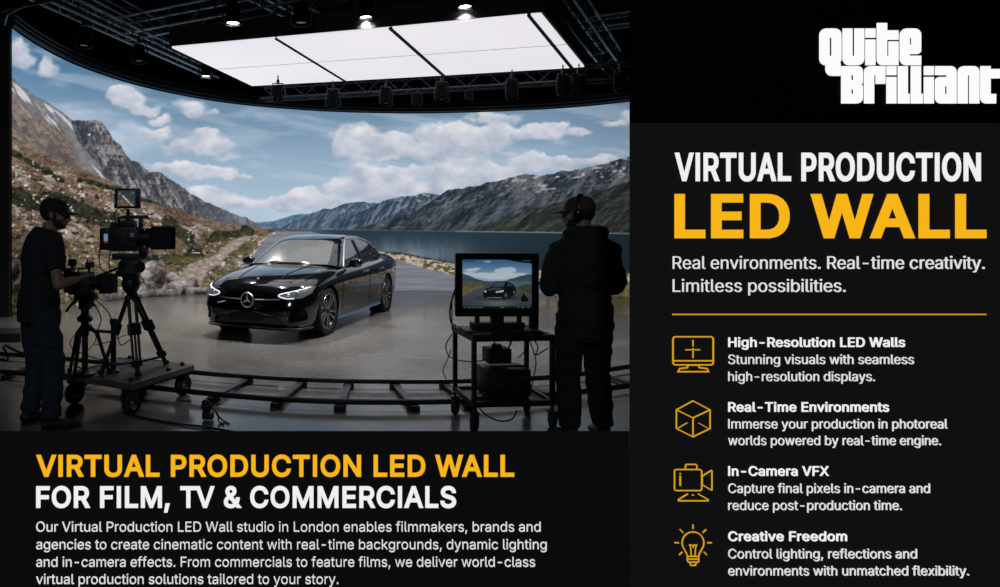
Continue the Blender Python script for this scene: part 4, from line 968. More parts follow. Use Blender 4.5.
mb.tube([(-.115, .03, 1.525), (-.10, -.065, 1.53), (0, -.105, 1.525), (.10, -.065, 1.53), (.115, .03, 1.525), (.07, .10, 1.49), (0, .12, 1.46), (-.07, .10, 1.49), (-.115, .03, 1.525)], [.042, .05, .056, .05, .042, .034, .03, .034, .042], 12)
mb.tube([(0, -.11, 1.49), (0, -.125, 1.40), (0, -.11, 1.33)], [.095, .085, .04], 16, r2=[.05, .045, .03], flat=(0, 1, 0))
o = fuse(mb, 'hoodie', M_hood, pB, .011, 5); folds(o, .019, 7, 5, 0, 1.45)
mb = MB(); mb.tube([(0, -.01, .745), (0, -.01, .80)], [.178, .186], 28, r2=[.142, .148], flat=(0, 1, 0)); mb.build('hem_band', M_hood, o, True)
mb = MB(); torso(mb, [(.82, .160, .125, -.01), (.90, .168, .130, -.01), (.99, .155, .118, -.01)], e=.012)
for s in (1, -1):
    h_, k_, a_, yw = [Vector(x) if hasattr(x, '__len__') else x for x in LEGB[s]]
    mb.tube([h_, h_.lerp(k_, .5), k_], [.115, .104, .090], 16); mb.tube([k_, k_.lerp(a_, .5), a_ + Vector((0, 0, .02))], [.088, .084, .078], 16)
o = fuse(mb, 'trousers', M_trou, pB, .011, 4); folds(o, .013, 9, 9, 0, .9)
for s in (1, -1): shoe(pB, LEGB[s][2], LEGB[s][3])
# ================================================================== dolly track
M_rail = mat('rail_steel', (.05, .052, .056), .35, .8)
FAR = [(-60, 350), (0, 353.5), (60, 358), (100, 362), (190, 371.5), (240, 375.5), (330, 380), (420, 381), (480, 380), (560, 376), (630, 366), (720, 352)]
NEAR = [(-80, 366), (0, 371), (80, 379), (147, 386.5), (220, 394), (277, 398.5), (340, 401), (400, 401.5), (470, 400), (550, 394.5), (630, 385), (740, 369)]
tr = thing('dolly_track', 'curved dark steel dolly track lying on the studio floor', 'track', G(330, 391))
to = Vector(tr.location)
def rail(pp):
    r_ = [G(u, v, .075) for u, v in pp]; return smooth_path(r_, 10)
RF, RN = rail(FAR), rail(NEAR)
for rp in (RF, RN):
    MB().tube([p - to for p in rp], .016, 8, r2=.020).tube([p - to - Vector((0, 0, .022)) for p in rp], .022, 6, r2=.006).build('rail', M_rail, tr, True)
def nearest(path, u, z=.075):
    return min(path, key=lambda p: abs(U0 + p.x * F / p.y - u))
sl = [(-20, -40), (50, 10), (120, 82), (172, 140), (247, 216), (303, 277), (351, 342), (399, 411), (447, 470), (520, 556), (600, 640)]
for uf, un in sl:
    a, b_ = nearest(RF, uf), nearest(RN, un); d = (b_ - a).normalized(); a2, b2 = a - d * .07 - to, b_ + d * .07 - to
    for q_ in (a2, b2): q_.z = .03
    side = d.cross(Vector((0, 0, 1))); mb = MB(); w_ = .032
    vs = [a2 - side * w_, a2 + side * w_, b2 + side * w_, b2 - side * w_]; vs += [v + Vector((0, 0, .022)) for v in vs]
    mb.add(vs, [(3, 2, 1, 0), (4, 5, 6, 7), (0, 1, 5, 4), (1, 2, 6, 5), (2, 3, 7, 6), (3, 0, 4, 7)])
    s_ = mb.build('sleeper', M_rail, tr)
    for e_ in (a, b_): MB().box(e_ - to - Vector((0, 0, .055)), (.09, .10, .040), (0, 0, math.atan2(d.y, d.x)), .005).build('foot', M_rubber, s_)
# ================================================================== dolly platform
dA, dB, dC = Vector((-1.52, 4.98, 0)), Vector((-1.17, 5.66, 0)), Vector((-2.24, 5.28, 0))
e1 = (dB - dA); e2 = (dC - dA); e1n = e1.normalized(); e2n = Vector((-e1n.y, e1n.x, 0)); yawd = math.atan2(e1n.y, e1n.x)
dc = dA + e1 / 2 + e2n * .39
do = thing('camera_dolly', 'flat four-wheeled camera dolly with a worn deck beside the left person', 'dolly', (dc.x, dc.y, 0), yawd)
DL, DW = .78, .80; ZD = .28
MB().box((0, 0, ZD - .012), (DL, DW, .024), bev=.004).build('deck', M_wood, do)
M_edge = mat('deck_edge_metal', (.30, .28, .25), .35, .8)
MB().box((0, -DW / 2 - .006, ZD - .03), (DL + .03, .014, .055), bev=.003).box((0, DW / 2 + .006, ZD - .03), (DL + .03, .014, .055), bev=.003).box((DL / 2 + .006, 0, ZD - .03), (.014, DW, .055), bev=.003).box((-DL / 2 - .006, 0, ZD - .03), (.014, DW, .055), bev=.003).build('edge_rail', M_edge, do, True)
MB().box((0, .28, ZD - .07), (DL - .05, .05, .07)).box((0, -.28, ZD - .07), (DL - .05, .05, .07)).box((-.25, 0, ZD - .08), (.05, .6, .05)).box((.25, 0, ZD - .08), (.05, .6, .05)).build('chassis', M_black, do)
for x in (-.33, .33):
    for y in (-.34, .34):
        wz = .095; My = Matrix.Translation((x, y - .03, wz)) @ Matrix.Rotation(-R(90), 4, 'X')
        w_ = MB().lathe([(.055, 0), (.085, 0), (.095, .012), (.095, .052), (.085, .064), (.055, .064)], 28, My).build('wheel', M_rubber, do, True)
        MB().lathe([(0, -.004), (.02, -.004), (.024, .004), (.046, .006), (.052, -.001), (.058, .012), (.058, .052), (.052, .065), (0, .068)], 24, My).build('hub', M_alu, w_, True)
        MB().box((x, y, .20), (.09, .10, .03)).box((x, y - .045, .15), (.05, .008, .12)).box((x, y + .045, .15), (.05, .008, .12)).cyl((x, y - .055, wz), (x, y + .055, wz), .012, 8).build('fork', M_dark, do)
lob = MB()
for x, y in ((.33, -.33), (.33, .33), (-.33, -.33), (.1, -.36)): lob.lathe([(.02, 0), (.022, .02), (.012, .03), (0, .032)], 12, Matrix.Translation((x, y, ZD)))
lob.build('deck_knobs', M_dark, do, True)
# ================================================================== main camera on its tripod
def D(u, v, z=ZD): return G(u, v, z)
tp = thing('tripod', 'tall black two-stage tripod standing on the dolly deck under the big camera', 'tripod', (0, 0, 0))
hub = P(131, 288, 5.35); foots = [D(101, 374, ZD + .01), D(138, 376, ZD + .01), D(166, 363.5, ZD + .01)]
tp.location = (hub.x, hub.y, ZD); tl = Vector(tp.location)
MB().lathe([(0, -.04), (.05, -.04), (.075, 0), (.085, .045), (.075, .075), (0, .075)], 24, Matrix.Translation(hub - tl)).build('bowl', M_black, tp, True)
for f_ in foots:
    top = hub + (f_ - hub) * .03; d = (f_ - top); sd = d.cross(Vector((0, 0, 1))).normalized(); mb = MB(); mid = top + d * .46; low = top + d * .86
    off = .030
    for s in (-1, 1):
        mb.cyl(top + sd * s * off - tl, mid + sd * s * off - tl, .0155, 10)
    L = mb.build('leg', M_black, tp, True)
    mb = MB()
    for s in (-1, 1): mb.cyl(mid - d * .02 + sd * s * off - tl, low + sd * s * off - tl, .0125, 10)
    mb.cyl(top + d * .38 - tl, low + d * .02 - tl, .011, 10); mb.build('lower_stage', M_dark, L, True)
    M3 = Matrix.Translation(mid - tl) @ d.to_track_quat('Z', 'Y').to_matrix().to_4x4(); mb = MB(); mb.T = M3; mb.box((0, 0, 0), (.11, .06, .10), bev=.01); mb.box((0, 0, -.28), (.08, .04, .03), bev=.004); mb.build('lock_collar', M_black, L)
    M3 = Matrix.Translation(low - tl) @ d.to_track_quat('Z', 'Y').to_matrix().to_4x4(); mb = MB(); mb.T = M3; mb.box((0, 0, 0), (.085, .05, .05), bev=.006); mb.build('bottom_collar', M_black, L)
    MB().tube([low - tl, f_ - tl], [.022, .018], 10).ball(f_ - tl + Vector((0, 0, .015)), (.034, .034, .022), 12, 8).build('spiked_foot', M_rubber, L, True)
sp = [hub + (f_ - hub) * .90 for f_ in foots]; cs_ = sum(sp, Vector()) / 3
mb = MB()
for q_ in sp: mb.tube([cs_ - tl, q_ - tl], .012, 8)
mb.lathe([(0, -.015), (.04, -.015), (.04, .015), (0, .015)], 16, Matrix.Translation(cs_ - tl)); mb.build('floor_spreader', M_dark, tp, True)
fh = thing('fluid_head', 'black fluid head with side knobs between the tripod and the big camera', 'tripod head', hub + Vector((0, 0, .075)))
fl = Vector(fh.location)
def W(u, v, Y, o): return P(u, v, Y) - o
MB().lathe([(0, 0), (.07, 0), (.08, .03), (.075, .08), (0, .08)], 24).box((0, 0, .115), (.17, .15, .12), bev=.02).box((-.02, -.03, .06), (.19, .10, .05), bev=.01).build('head_body', M_black, fh, True)
MB().cyl((.06, -.02, .115), (.105, -.05, .115), .048, 20).cyl((-.06, .02, .115), (-.105, .03, .115), .044, 20).build('drag_knob', M_dark, fh, True)
MB().cyl((.02, -.07, .10), (.03, -.11, .10), .040, 18).build('tilt_dial', M_dark, fh, True)
MB().box((.0, 0, .20), (.30, .11, .022), bev=.004).build('sliding_plate', M_dark, fh)
MB().tube([(-.07, 0, .12), (-.16, -.05, .08), (-.42, -.30, -.03)], .011, 8).tube([(-.33, -.22, -.005), (-.44, -.32, -.035)], .017, 10).build('pan_handle', M_black, fh, True)
Yc = 5.33
cm = thing('cinema_camera', 'large black cinema camera with a deep matte box on the tall tripod', 'camera', P(133, 250, Yc)); cl = Vector(cm.location)
def px(w): return w * Yc / F
M_cam = mat('camera_body', (.014, .015, .017), .5, .2, bump=.1, bscale=50)
def cbox(name, u0, v0, u1, v1, dy=.14, y=0, m=None, bev=.008, par=None, **k):
    c = P((u0 + u1) / 2, (v0 + v1) / 2, Yc + y) - cl; return MB().box(c, (px(abs(u1 - u0)), dy, px(abs(v1 - v0))), bev=bev).build(name, m or M_cam, par or cm, True, **k)
bd = cbox('body', 112, 227, 139, 251, .16)
cbox('battery', 102, 228, 112.5, 250, .13)
cbox('side_panel', 127, 230, 138, 240, .02, -.085, M_dark, .002, bd)
M_scr = mat('status_screen', (.02, .02, .02), .2, emit=rgb(120, 140, 165), es=.8); M_red2 = mat('status_red', (.3, .02, .02), .3, emit=rgb(170, 60, 50), es=.6)
cbox('status_display', 104, 234, 107.6, 241, .006, -.068, M_scr, .0, bd); cbox('status_light', 104.6, 241.5, 107, 243, .006, -.069, M_red2, .0, bd)
cbox('side_display', 130, 233, 134, 237, .004, -.097, mat('dim_display', (.02, .02, .02), .2, emit=rgb(50, 56, 66), es=.8), .0, bd)
cbox('base_plate', 114, 253.5, 146, 258, .12, 0, M_dark, .003)
cbox('riser', 122, 254, 141, 264, .10, 0, M_cam)
mb = MB()
for y in (-.035, .035): mb.cyl(P(112, 259, Yc + y) - cl, P(156, 259, Yc + y) - cl, .0085, 10)
mb.build('support_rods', M_alu, cm, True)
lz = 238
mb = MB(); c0 = P(139, lz, Yc) - cl
for (a, b_, r) in ((139, 143, 9), (143, 147, 8), (147, 150.5, 9.2), (150.5, 153, 8.4), (153, 156, 9.6)):
    mb.cyl(P(a, lz, Yc) - cl, P(b_, lz, Yc) - cl, px(r), 28)
ln = mb.build('lens', M_black, cm, 30)
mb = MB()
for a in (141, 144.5, 148, 151.5):
    for k in range(36):
        w_ = 2 * math.pi * k / 36; p = P(a, lz, Yc) - cl; mb.box(p + Vector((0, math.cos(w_) * px(9.8), math.sin(w_) * px(9.8))), (px(1.4), .007, .007), (w_, 0, 0))
mb.build('focus_gears', M_dark, ln)
# matte box: hollow hood open to the front
mbx = MB(); x0, x1 = (P(152, lz, Yc) - cl).x, (P(173, lz, Yc) - cl).x; hy0, hz0, hy1, hz1 = .075, px(9), .10, px(11.3)
ctr_z = (P(152, 238, Yc) - cl).z
vs = []
for (x, hy, hz) in ((x0, hy0, hz0), (x0 + .02, hy1 * .96, hz1), (x1, hy1, hz1), (x1, hy1 - .006, hz1 - .006), (x0 + .03, hy1 * .9 - .006, hz1 - .008)):
    vs += [Vector((x, -hy, ctr_z - hz)), Vector((x, hy, ctr_z - hz)), Vector((x, hy, ctr_z + hz)), Vector((x, -hy, ctr_z + hz))]
fs = [(i * 4 + j, i * 4 + (j + 1) % 4, i * 4 + 4 + (j + 1) % 4, i * 4 + 4 + j) for i in range(4) for j in range(4)] + [(3, 2, 1, 0), (16, 17, 18, 19)]
mbx.add(vs, fs); mx_ = mbx.build('matte_box', M_blackm, cm)
MB().box(((x0 + x1) / 2 - .01, 0, ctr_z + hz1 + .006), (px(20), .19, .006)).build('top_flag', M_blackm, mx_)
cbox('top_box', 121, 221, 136, 227.5, .10, 0, M_cam, .006); cbox('rear_clamp', 112, 222.5, 119, 228, .08, 0, M_cam, .006)
cbox('follow_focus', 139, 247, 148, 256, .05, -.05, M_black, .01)
# handle, arm and on-board monitor
hd = MB(); hd.tube([W(118, 228, Yc, cl), W(119, 218, Yc, cl), W(124, 216.6, Yc, cl), W(147, 216.6, Yc, cl), W(149, 219, Yc, cl)], .012, 10).box(W(134, 217.5, Yc, cl), (px(28), .030, .022), bev=.005).box(W(130, 223, Yc, cl), (px(7), .04, px(10)), bev=.005).box(W(141, 223, Yc, cl), (px(4), .04, px(10)), bev=.005)
hd.build('top_handle', M_cam, cm, True)
om = MB(); om.tube([W(128, 216, Yc, cl), W(128, 209, Yc, cl)], .014, 10).ball(W(128, 213, Yc, cl), .022, 12, 8); om.build('monitor_arm', M_black, cm, True)
mo = cbox('onboard_monitor', 115.5, 188.5, 140.5, 208.5, .045, 0, M_black, .006)
def picture(name, u0, v0, u1, v1, Y, colf, nx, ny, parent, loc, dy=0.):
    """small lit screen picture: a grid whose points carry the colours"""
    uu, vv = np.meshgrid(np.linspace(0, 1, nx), np.linspace(0, 1, ny)); img = np.clip(colf(uu, vv), 0, 255) / 255.; img = np.where(img <= .04045, img / 12.92, ((img + .055) / 1.055) ** 2.4)
    vs = [tuple(P(u0 + (u1 - u0) * a, v0 + (v1 - v0) * b_, Y) - loc) for a, b_ in zip(uu.ravel(), vv.ravel())]
    fs = [(j * nx + i, (j + 1) * nx + i, (j + 1) * nx + i + 1, j * nx + i + 1) for j in range(ny - 1) for i in range(nx - 1)]
    me = bpy.data.meshes.new(name); me.from_pydata(vs, [], fs); ca = me.color_attributes.new('picture', 'FLOAT_COLOR', 'POINT')
    ca.data.foreach_set('color', np.concatenate([img, np.ones(img.shape[:2] + (1,))], -1).astype(np.float32).ravel()); me.materials.append(bpy.data.materials['led_picture'] if 'led_picture' in bpy.data.materials else M_scr)
    return link(bpy.data.objects.new(name, me), parent)
def small_road(u, v):
    n = fbm(u * 12, v * 9, 7, 4)[..., None]; a = lambda *c: np.array(c, float)
    img = a(34, 44, 46) + n * 30; hill = sstep(.0, .08, v - .15 - .55 * u); img = mixc(img, a(70, 74, 74) * (.4 + n), hill)
    r = sstep(.06, .0, np.abs(u - (.28 + .75 * (v - .3)) ) - .10 * (v - .2)) * (v > .3); img = mixc(img, a(165, 165, 170) * (.7 + .6 * n), r)
    b_ = (v > .62) * sstep(.0, .1, (.25 + .9 * (v - .3)) - u); img = mixc(img, a(110, 84, 64) * (.5 + n), b_ * .8)
    for (x, y, w_) in ((.08, .16, .12), (.08, .26, .09), (.82, .16, .08)): img = mixc(img, (150, 155, 160), ((np.abs(u - x - w_ / 2) < w_ / 2) & (np.abs(v - y) < .025)) * .7)
    return img
picture('screen_picture', 117.5, 190.5, 135.2, 206, Yc - .024, small_road, 60, 50, mo, cl)
mb = MB()
for v in (192, 196, 200, 204): mb.box(W(138, v, Yc - .024, cl), (px(1.6), .006, px(2)))
mb.build('buttons', M_dark, mo)
cable('cable', [W(119, 208, Yc - .03, cl), W(114, 214, Yc - .05, cl), W(115, 222, Yc - .06, cl), W(113, 229, Yc - .05, cl)], .005, cm)
cable('cable', [W(100, 246, Yc, cl) * 1.0, W(99, 258, Yc - .05, cl), W(101, 268, Yc - .08, cl), W(105, 272, Yc - .05, cl)], .005, cm)
cable('cable', [W(111, 250, Yc - .05, cl), W(109, 262, Yc - .08, cl), W(112, 275, Yc - .06, cl), W(121, 280, Yc, cl)], .005, cm)
cable('cable', [W(140, 212, Yc - .02, cl), W(144, 208, Yc, cl), W(148, 213, Yc, cl), W(146, 222, Yc, cl), W(141, 228, Yc, cl)], .004, cm)
cable('cable', [W(118, 188.5, Yc, cl) + Vector((0, .03, 0)), W(114.5, 196, Yc + .03, cl), W(115, 209, Yc, cl), W(120, 215, Yc, cl)], .004, cm)
# ================================================================== second, lower camera on a pedestal
Y2 = 4.98
pd = thing('camera_pedestal', 'black column stand with struts carrying the lower camera beside the person', 'stand', D(85, 375, ZD)); pd.location.z = ZD; pl2 = Vector(pd.location)
Yp = pl2.y
def W2(u, v, Y, o=None): return P(u, v, Y) - (pl2 if o is None else o)
MB().cyl((0, 0, 0), (0, 0, .47), .026, 16).build('column', M_dark, pd, True)
MB().cyl((0, 0, .35), (0, 0, P(0, 306, Yp).z - ZD), .034, 16).lathe([(0, 0), (.06, 0), (.07, .03), (.04, .06), (0, .06)], 20, Matrix.Translation((0, 0, .47))).build('upper_column', M_black, pd, True)
MB().lathe([(0, 0), (.085, 0), (.09, .02), (.05, .04), (0, .04)], 20).build('base', M_black, pd, True)
for a in (25, 150, 265):
    c_, s_ = math.cos(R(a)), math.sin(R(a)); MB().tube([(0, 0, .45), (.10 * c_, .10 * s_, .36), (.20 * c_, .20 * s_, .012)], [.022, .018, .013], 10).ball((.20 * c_, .20 * s_, .02), .022, 10, 8).build('leg', M_black, pd, True)
mb = MB(); mb.tube([(0, 0, .40), (.10, 0, .385), (.24, -.02, .38)], .013, 8); mb.build('side_arm', M_black, pd, True)
post = thing('support_post', 'short grey post with cables on the dolly deck between the two camera stands', 'post', D(113.5, 372, ZD)); post.location.z = ZD
hp_ = P(0, 321, post.location.y).z - ZD
MB().cyl((0, 0, 0), (0, 0, hp_), .024, 16).build('tube', M_dark, post, True); MB().lathe([(0, 0), (.06, 0), (.06, .015), (.03, .03), (0, .03)], 18).build('base', M_black, post, True); MB().cyl((0, 0, hp_ - .03), (0, 0, hp_ + .02), .032, 16).build('collar', M_black, post, True)
c2 = thing('camera', 'smaller dark camera with a square hood, low beside the hand of the left person', 'camera', P(92, 285, Y2)); o2 = Vector(c2.location)
def px2(w): return w * Y2 / F
def cb2(name, u0, v0, u1, v1, dy=.12, y=0, m=None, bev=.006, par=None): return MB().box(P((u0 + u1) / 2, (v0 + v1) / 2, Y2 + y) - o2, (px2(abs(u1 - u0)), dy, px2(abs(v1 - v0))), bev=bev).build(name, m or M_cam, par or c2, True)
b2 = cb2('body', 71, 272, 92, 294, .13); cb2('hood', 102, 274, 115, 293, .15, 0, M_blackm); cb2('battery', 66, 268, 73, 292, .10)
mb = MB()
for (a, b_, r) in ((92, 95, 7), (95, 98, 6.2), (98, 100, 7.4), (100, 103, 6.6)): mb.cyl(P(a, 283, Y2) - o2, P(b_, 283, Y2) - o2, px2(r), 24)
mb.build('lens', M_black, c2, 30)
cb2('finder', 69, 259, 76, 266, .05, 0, M_cam); MB().tube([W2(72, 262, Y2, o2), W2(72, 270, Y2, o2)], .012, 8).build('finder_post', M_black, c2, True)
cb2('finder_glass', 73.5, 260.5, 76.4, 264.5, .052, -.002, M_lens_off)
cb2('receiver', 86, 262, 93.5, 267.5, .05, 0, M_cam); mb = MB()
for u in (87.5, 90, 92.5): mb.cyl(W2(u, 262, Y2, o2), W2(u, 259.5, Y2, o2), .006, 8)
mb.build('antenna_stubs', M_black, c2); MB().tube([W2(89.5, 267, Y2, o2), W2(89, 273, Y2, o2)], .010, 8).build('receiver_post', M_black, c2, True)
MB().tube([W2(78, 272, Y2, o2), W2(79, 268.5, Y2, o2), W2(88, 268.5, Y2, o2), W2(89, 272, Y2, o2)], .008, 8).build('top_handle', M_black, c2, True)
MB().tube([W2(92, 274, Y2 - .02, o2), W2(96, 278, Y2 - .12, o2), W2(93.5, 280.5, 4.76, o2)], .011, 8).build('grip_handle', M_rubber, c2, True)
cb2('tilt_head', 76, 293, 96, 300, .10, 0, M_black, .01); cb2('knob_box', 84, 298, 93, 307, .09, -.01, M_dark, .012); MB().lathe([(0, 0), (.05, 0), (.05, .10), (0, .10)], 18, Matrix.Translation(P(85, 309, Y2) - o2)).build('mount_socket', M_black, c2, True)
MB().tube([W2(76, 300, Y2, o2), W2(70, 306, Y2 - .03, o2), W2(66, 312, Y2 - .05, o2)], .012, 8).build('drop_arm', M_black, c2, True)
# cables round the stands
def hang(pts, r=.005, name='cable', label='', group='black cables tangled round the camera stands'):
    o = cable(name, pts, r); tag(o, label, 'cable', group); return o
hang([P(96, 300, 5.0), P(108, 312, 5.05), P(116, 330, 5.1), P(121, 345, 5.2), P(132, 338, 5.3)], .005, label='black cable looping from the lower camera towards the tripod')
hang([P(92, 300, 5.0), P(101, 318, 5.0), P(97, 335, 5.0), P(104, 352, 5.05), P(112, 367, 5.1), D(118, 371, ZD + .006)], .005, label='black cable dropping from the lower camera to the deck by the grey post')
hang([P(90, 322, 5.2), P(96, 338, 5.2), P(88, 350, 5.15), P(76, 352, 5.1), P(70, 343, 5.1), P(77, 334, 5.15), P(86, 338, 5.2)], .004, label='thin black cable coiled loosely round the lower camera column')
hang([P(95, 345, 5.2), P(108, 342, 5.15), P(118, 338, 5.1), P(126, 335, 5.1)], .004, label='thin stiff cable sticking out sideways from the grey post')
hang([D(70, 362), D(84, 369), D(100, 366), D(116, 372), D(128, 366), D(140, 371)], .007, label='thick black cable snaking over the dolly deck')
hang([D(88, 356), D(104, 360), D(122, 358), D(133, 362), D(150, 360), D(168, 362)], .006, label='black cable lying along the far side of the dolly deck')
fl_ = lambda u, v: G(u, v, .012)
tag(cable('cable', [fl_(124, 413), fl_(150, 419), fl_(180, 424), fl_(205, 427), fl_(240, 433), fl_(270, 437)], .010), 'black cable running on the floor from the dolly wheel to the low flyer panel', 'cable')
tag(cable('cable', [fl_(-20, 352), fl_(8, 360), fl_(4, 345), fl_(20, 352), fl_(40, 356)], .012), 'black cable loop on the floor left of the person', 'cable')
# ---- clamp with loose ends standing by the near rail
ck = thing('cable_clamp', 'small black clamp with loose cable ends standing by the near rail', 'clamp', G(208, 420)); co_ = Vector(ck.location)
MB().box((0, 0, .04), (.09, .07, .06), bev=.01).box((-.01, 0, .09), (.06, .05, .05), (0, .3, 0), .008).ball((-.02, 0, .135), .034, 12, 8).build('clamp_body', M_black, ck, True)
MB().cyl((-.05, -.03, .11), (.05, -.03, .135), .016, 12).cyl((.02, -.04, .05), (.02, -.07, .05), .018, 12).build('screw', M_dark, ck, True)
for i, (a, b_) in enumerate(((.10, -.08), (.14, -.06), (.12, -.03))): cable('loose_end', [(0, -.02, .12 - .02 * i), (.05, -.03, .10), (.09, -.04 - .01 * i, .05), (a, b_, .012), (a + .05, b_ - .06, .008)], .006, ck)
# ================================================================== low black stage block at the left edge
blk = MB().box((-.35, .25, .06), (.7, .5, .12), bev=.01); o = blk.build('equipment_case', M_dark, None, True); o.location = G(20, 342); tag(o, 'low black equipment case on the floor at the left picture edge', 'case')
# ================================================================== monitor cart
cL, cR_ = G(457, 416.5), G(471, 430)      # left wheels: rear, front
cF = G(550, 428.5); cB = G(529, 414)
ct = thing('equipment_cart', 'black two-shelf rolling cart carrying the big monitor', 'cart', (0, 0, 0)); ctx = (cL + cR_ + cF + cB) / 4; ct.location = (ctx.x, ctx.y, 0)
ex = ((cF - cR_) + (cB - cL)).normalized(); yc = math.atan2(ex.y, ex.x); ct.rotation_euler = (0, 0, yc)
CW, CD = .62, .46; ZS1, ZT_ = .215, .742
def frame_shelf(z, name, th=.045):
    MB().box((0, -CD / 2, z), (CW + .03, .03, th), bev=.003).box((0, CD / 2, z), (CW + .03, .03, th), bev=.003).box((-CW / 2, 0, z), (.03, CD, th), bev=.003).box((CW / 2, 0, z), (.03, CD, th), bev=.003).box((0, 0, z - .008), (CW, CD, .008)).build(name, M_black, ct, True)
frame_shelf(ZS1, 'lower_shelf'); frame_shelf(ZT_ - .025, 'top_shelf')
for x in (-CW / 2, CW / 2):
    for y in (-CD / 2, CD / 2):
        MB().box((x, y, (ZS1 + ZT_) / 2 - .01), (.034, .034, ZT_ - ZS1 + .02), bev=.003).build('post', M_black, ct)
        w_ = MB().lathe([(.02, -.02), (.064, -.02), (.074, -.010), (.074, .010), (.064, .02), (.02, .02)], 24, Matrix.Translation((x, y - .01, .074)) @ Matrix.Rotation(R(-35), 4, 'Z') @ Matrix.Rotation(R(90), 4, 'Y') @ Matrix.Rotation(R(0), 4, 'X')).build('caster_wheel', M_rubber, ct, True)
        MB().cyl((x - .024, y - .01, .074), (x + .024, y - .01, .074), .02, 12).build('hub', M_dark, w_)
        MB().box((x - .026, y - .005, .10), (.006, .045, .09)).box((x + .026, y - .005, .10), (.006, .045, .09)).box((x, y, .150), (.07, .06, .012)).cyl((x, y, .15), (x, y, .20), .014, 10).build('caster_fork', M_dark, ct)
def on_cart(x, y, z): return ct.matrix_basis @ Vector((x, y, z)) if False else Vector((ct.location.x + x * math.cos(yc) - y * math.sin(yc), ct.location.y + x * math.sin(yc) + y * math.cos(yc), z))
# black generator-like unit with a box on it, on the lower shelf
u1 = thing('power_unit', 'bulky black power unit with vents on the lower shelf of the cart', 'power unit', on_cart(.02, .02, ZS1 + .002), yc)
MB().box((0, 0, .12), (.36, .26, .22), bev=.02).build('case', M_black, u1, True)
mb = MB()
for k in range(4): mb.box((.06, -.132, .07 + .022 * k), (.12, .004, .008))
mb.build('vents', M_dark, u1); MB().box((-.10, -.132, .13), (.09, .006, .06), bev=.002).box((.125, -.132, .16), (.05, .006, .03), bev=.002).build('socket_panel', M_dark, u1)
MB().tube([(-.15, -.10, .225), (-.15, -.10, .25), (.15, -.10, .25), (.15, -.10, .225)], .009, 8).build('carry_bar', M_black, u1, True); mb = MB()
for x in (-.14, .14): mb.box((x, 0, .008), (.05, .22, .016))
mb.build('rubber_feet', M_rubber, u1)
u2 = thing('battery_box', 'small black box with a dial standing on the power unit', 'box', on_cart(-.03, .03, ZS1 + .263), yc)
MB().box((0, 0, .06), (.19, .16, .12), bev=.012).build('case', M_black, u2, True); MB().lathe([(0, 0), (.045, 0), (.04, .025), (0, .025)], 18, Matrix.Translation((0, 0, .12))).build('dial', M_dark, u2, True)
u3 = MB().box((0, 0, .02), (.11, .08, .04), bev=.006).cyl((.02, -.02, .04), (.02, -.02, .06), .012, 10); u3 = u3.build('adapter', M_dark, None, True); u3.location = on_cart(-.22, -.12, ZS1 + .0); u3.rotation_euler = (0, 0, yc); tag(u3, 'small grey adapter at the front left of the lower cart shelf', 'adapter')
# monitor
YM = 4.80
mn = thing('monitor', 'large black field monitor on the cart showing the car on a wet road', 'monitor', P(497, 336, YM)); mn.location.z = ZT_; ml = Vector(mn.location)
def MX(u, v, y=0): return P(u, v, YM + y) - ml
def mbox(name, u0, v0, u1, v1, dy, y=0, m=None, bev=.004, par=None): 
    a = MX(u0, v0, y); b_ = MX(u1, v1, y); return MB().box((a + b_) / 2, (abs(b_.x - a.x), dy, abs(b_.z - a.z)), bev=bev).build(name, m or M_black, par or mn, True)
hs = mbox('housing', 455.5, 253, 537.5, 316, .07, .01)
mb = MB()
for (u0, v0, u1, v1) in ((455.5, 253, 537.5, 259.6), (455.5, 308.4, 537.5, 316), (455.5, 259, 462.3, 309), (531.7, 259, 537.5, 309)):
    a = MX(u0, v0, -.03); b_ = MX(u1, v1, -.03); mb.box((a + b_) / 2, (abs(b_.x - a.x), .016, abs(b_.z - a.z)), bev=.002)
mb.build('bezel', M_gloss, mn, True)
mbox('brand_plate', 495, 311.2, 501, 312.4, .002, -.040, M_dark, 0)
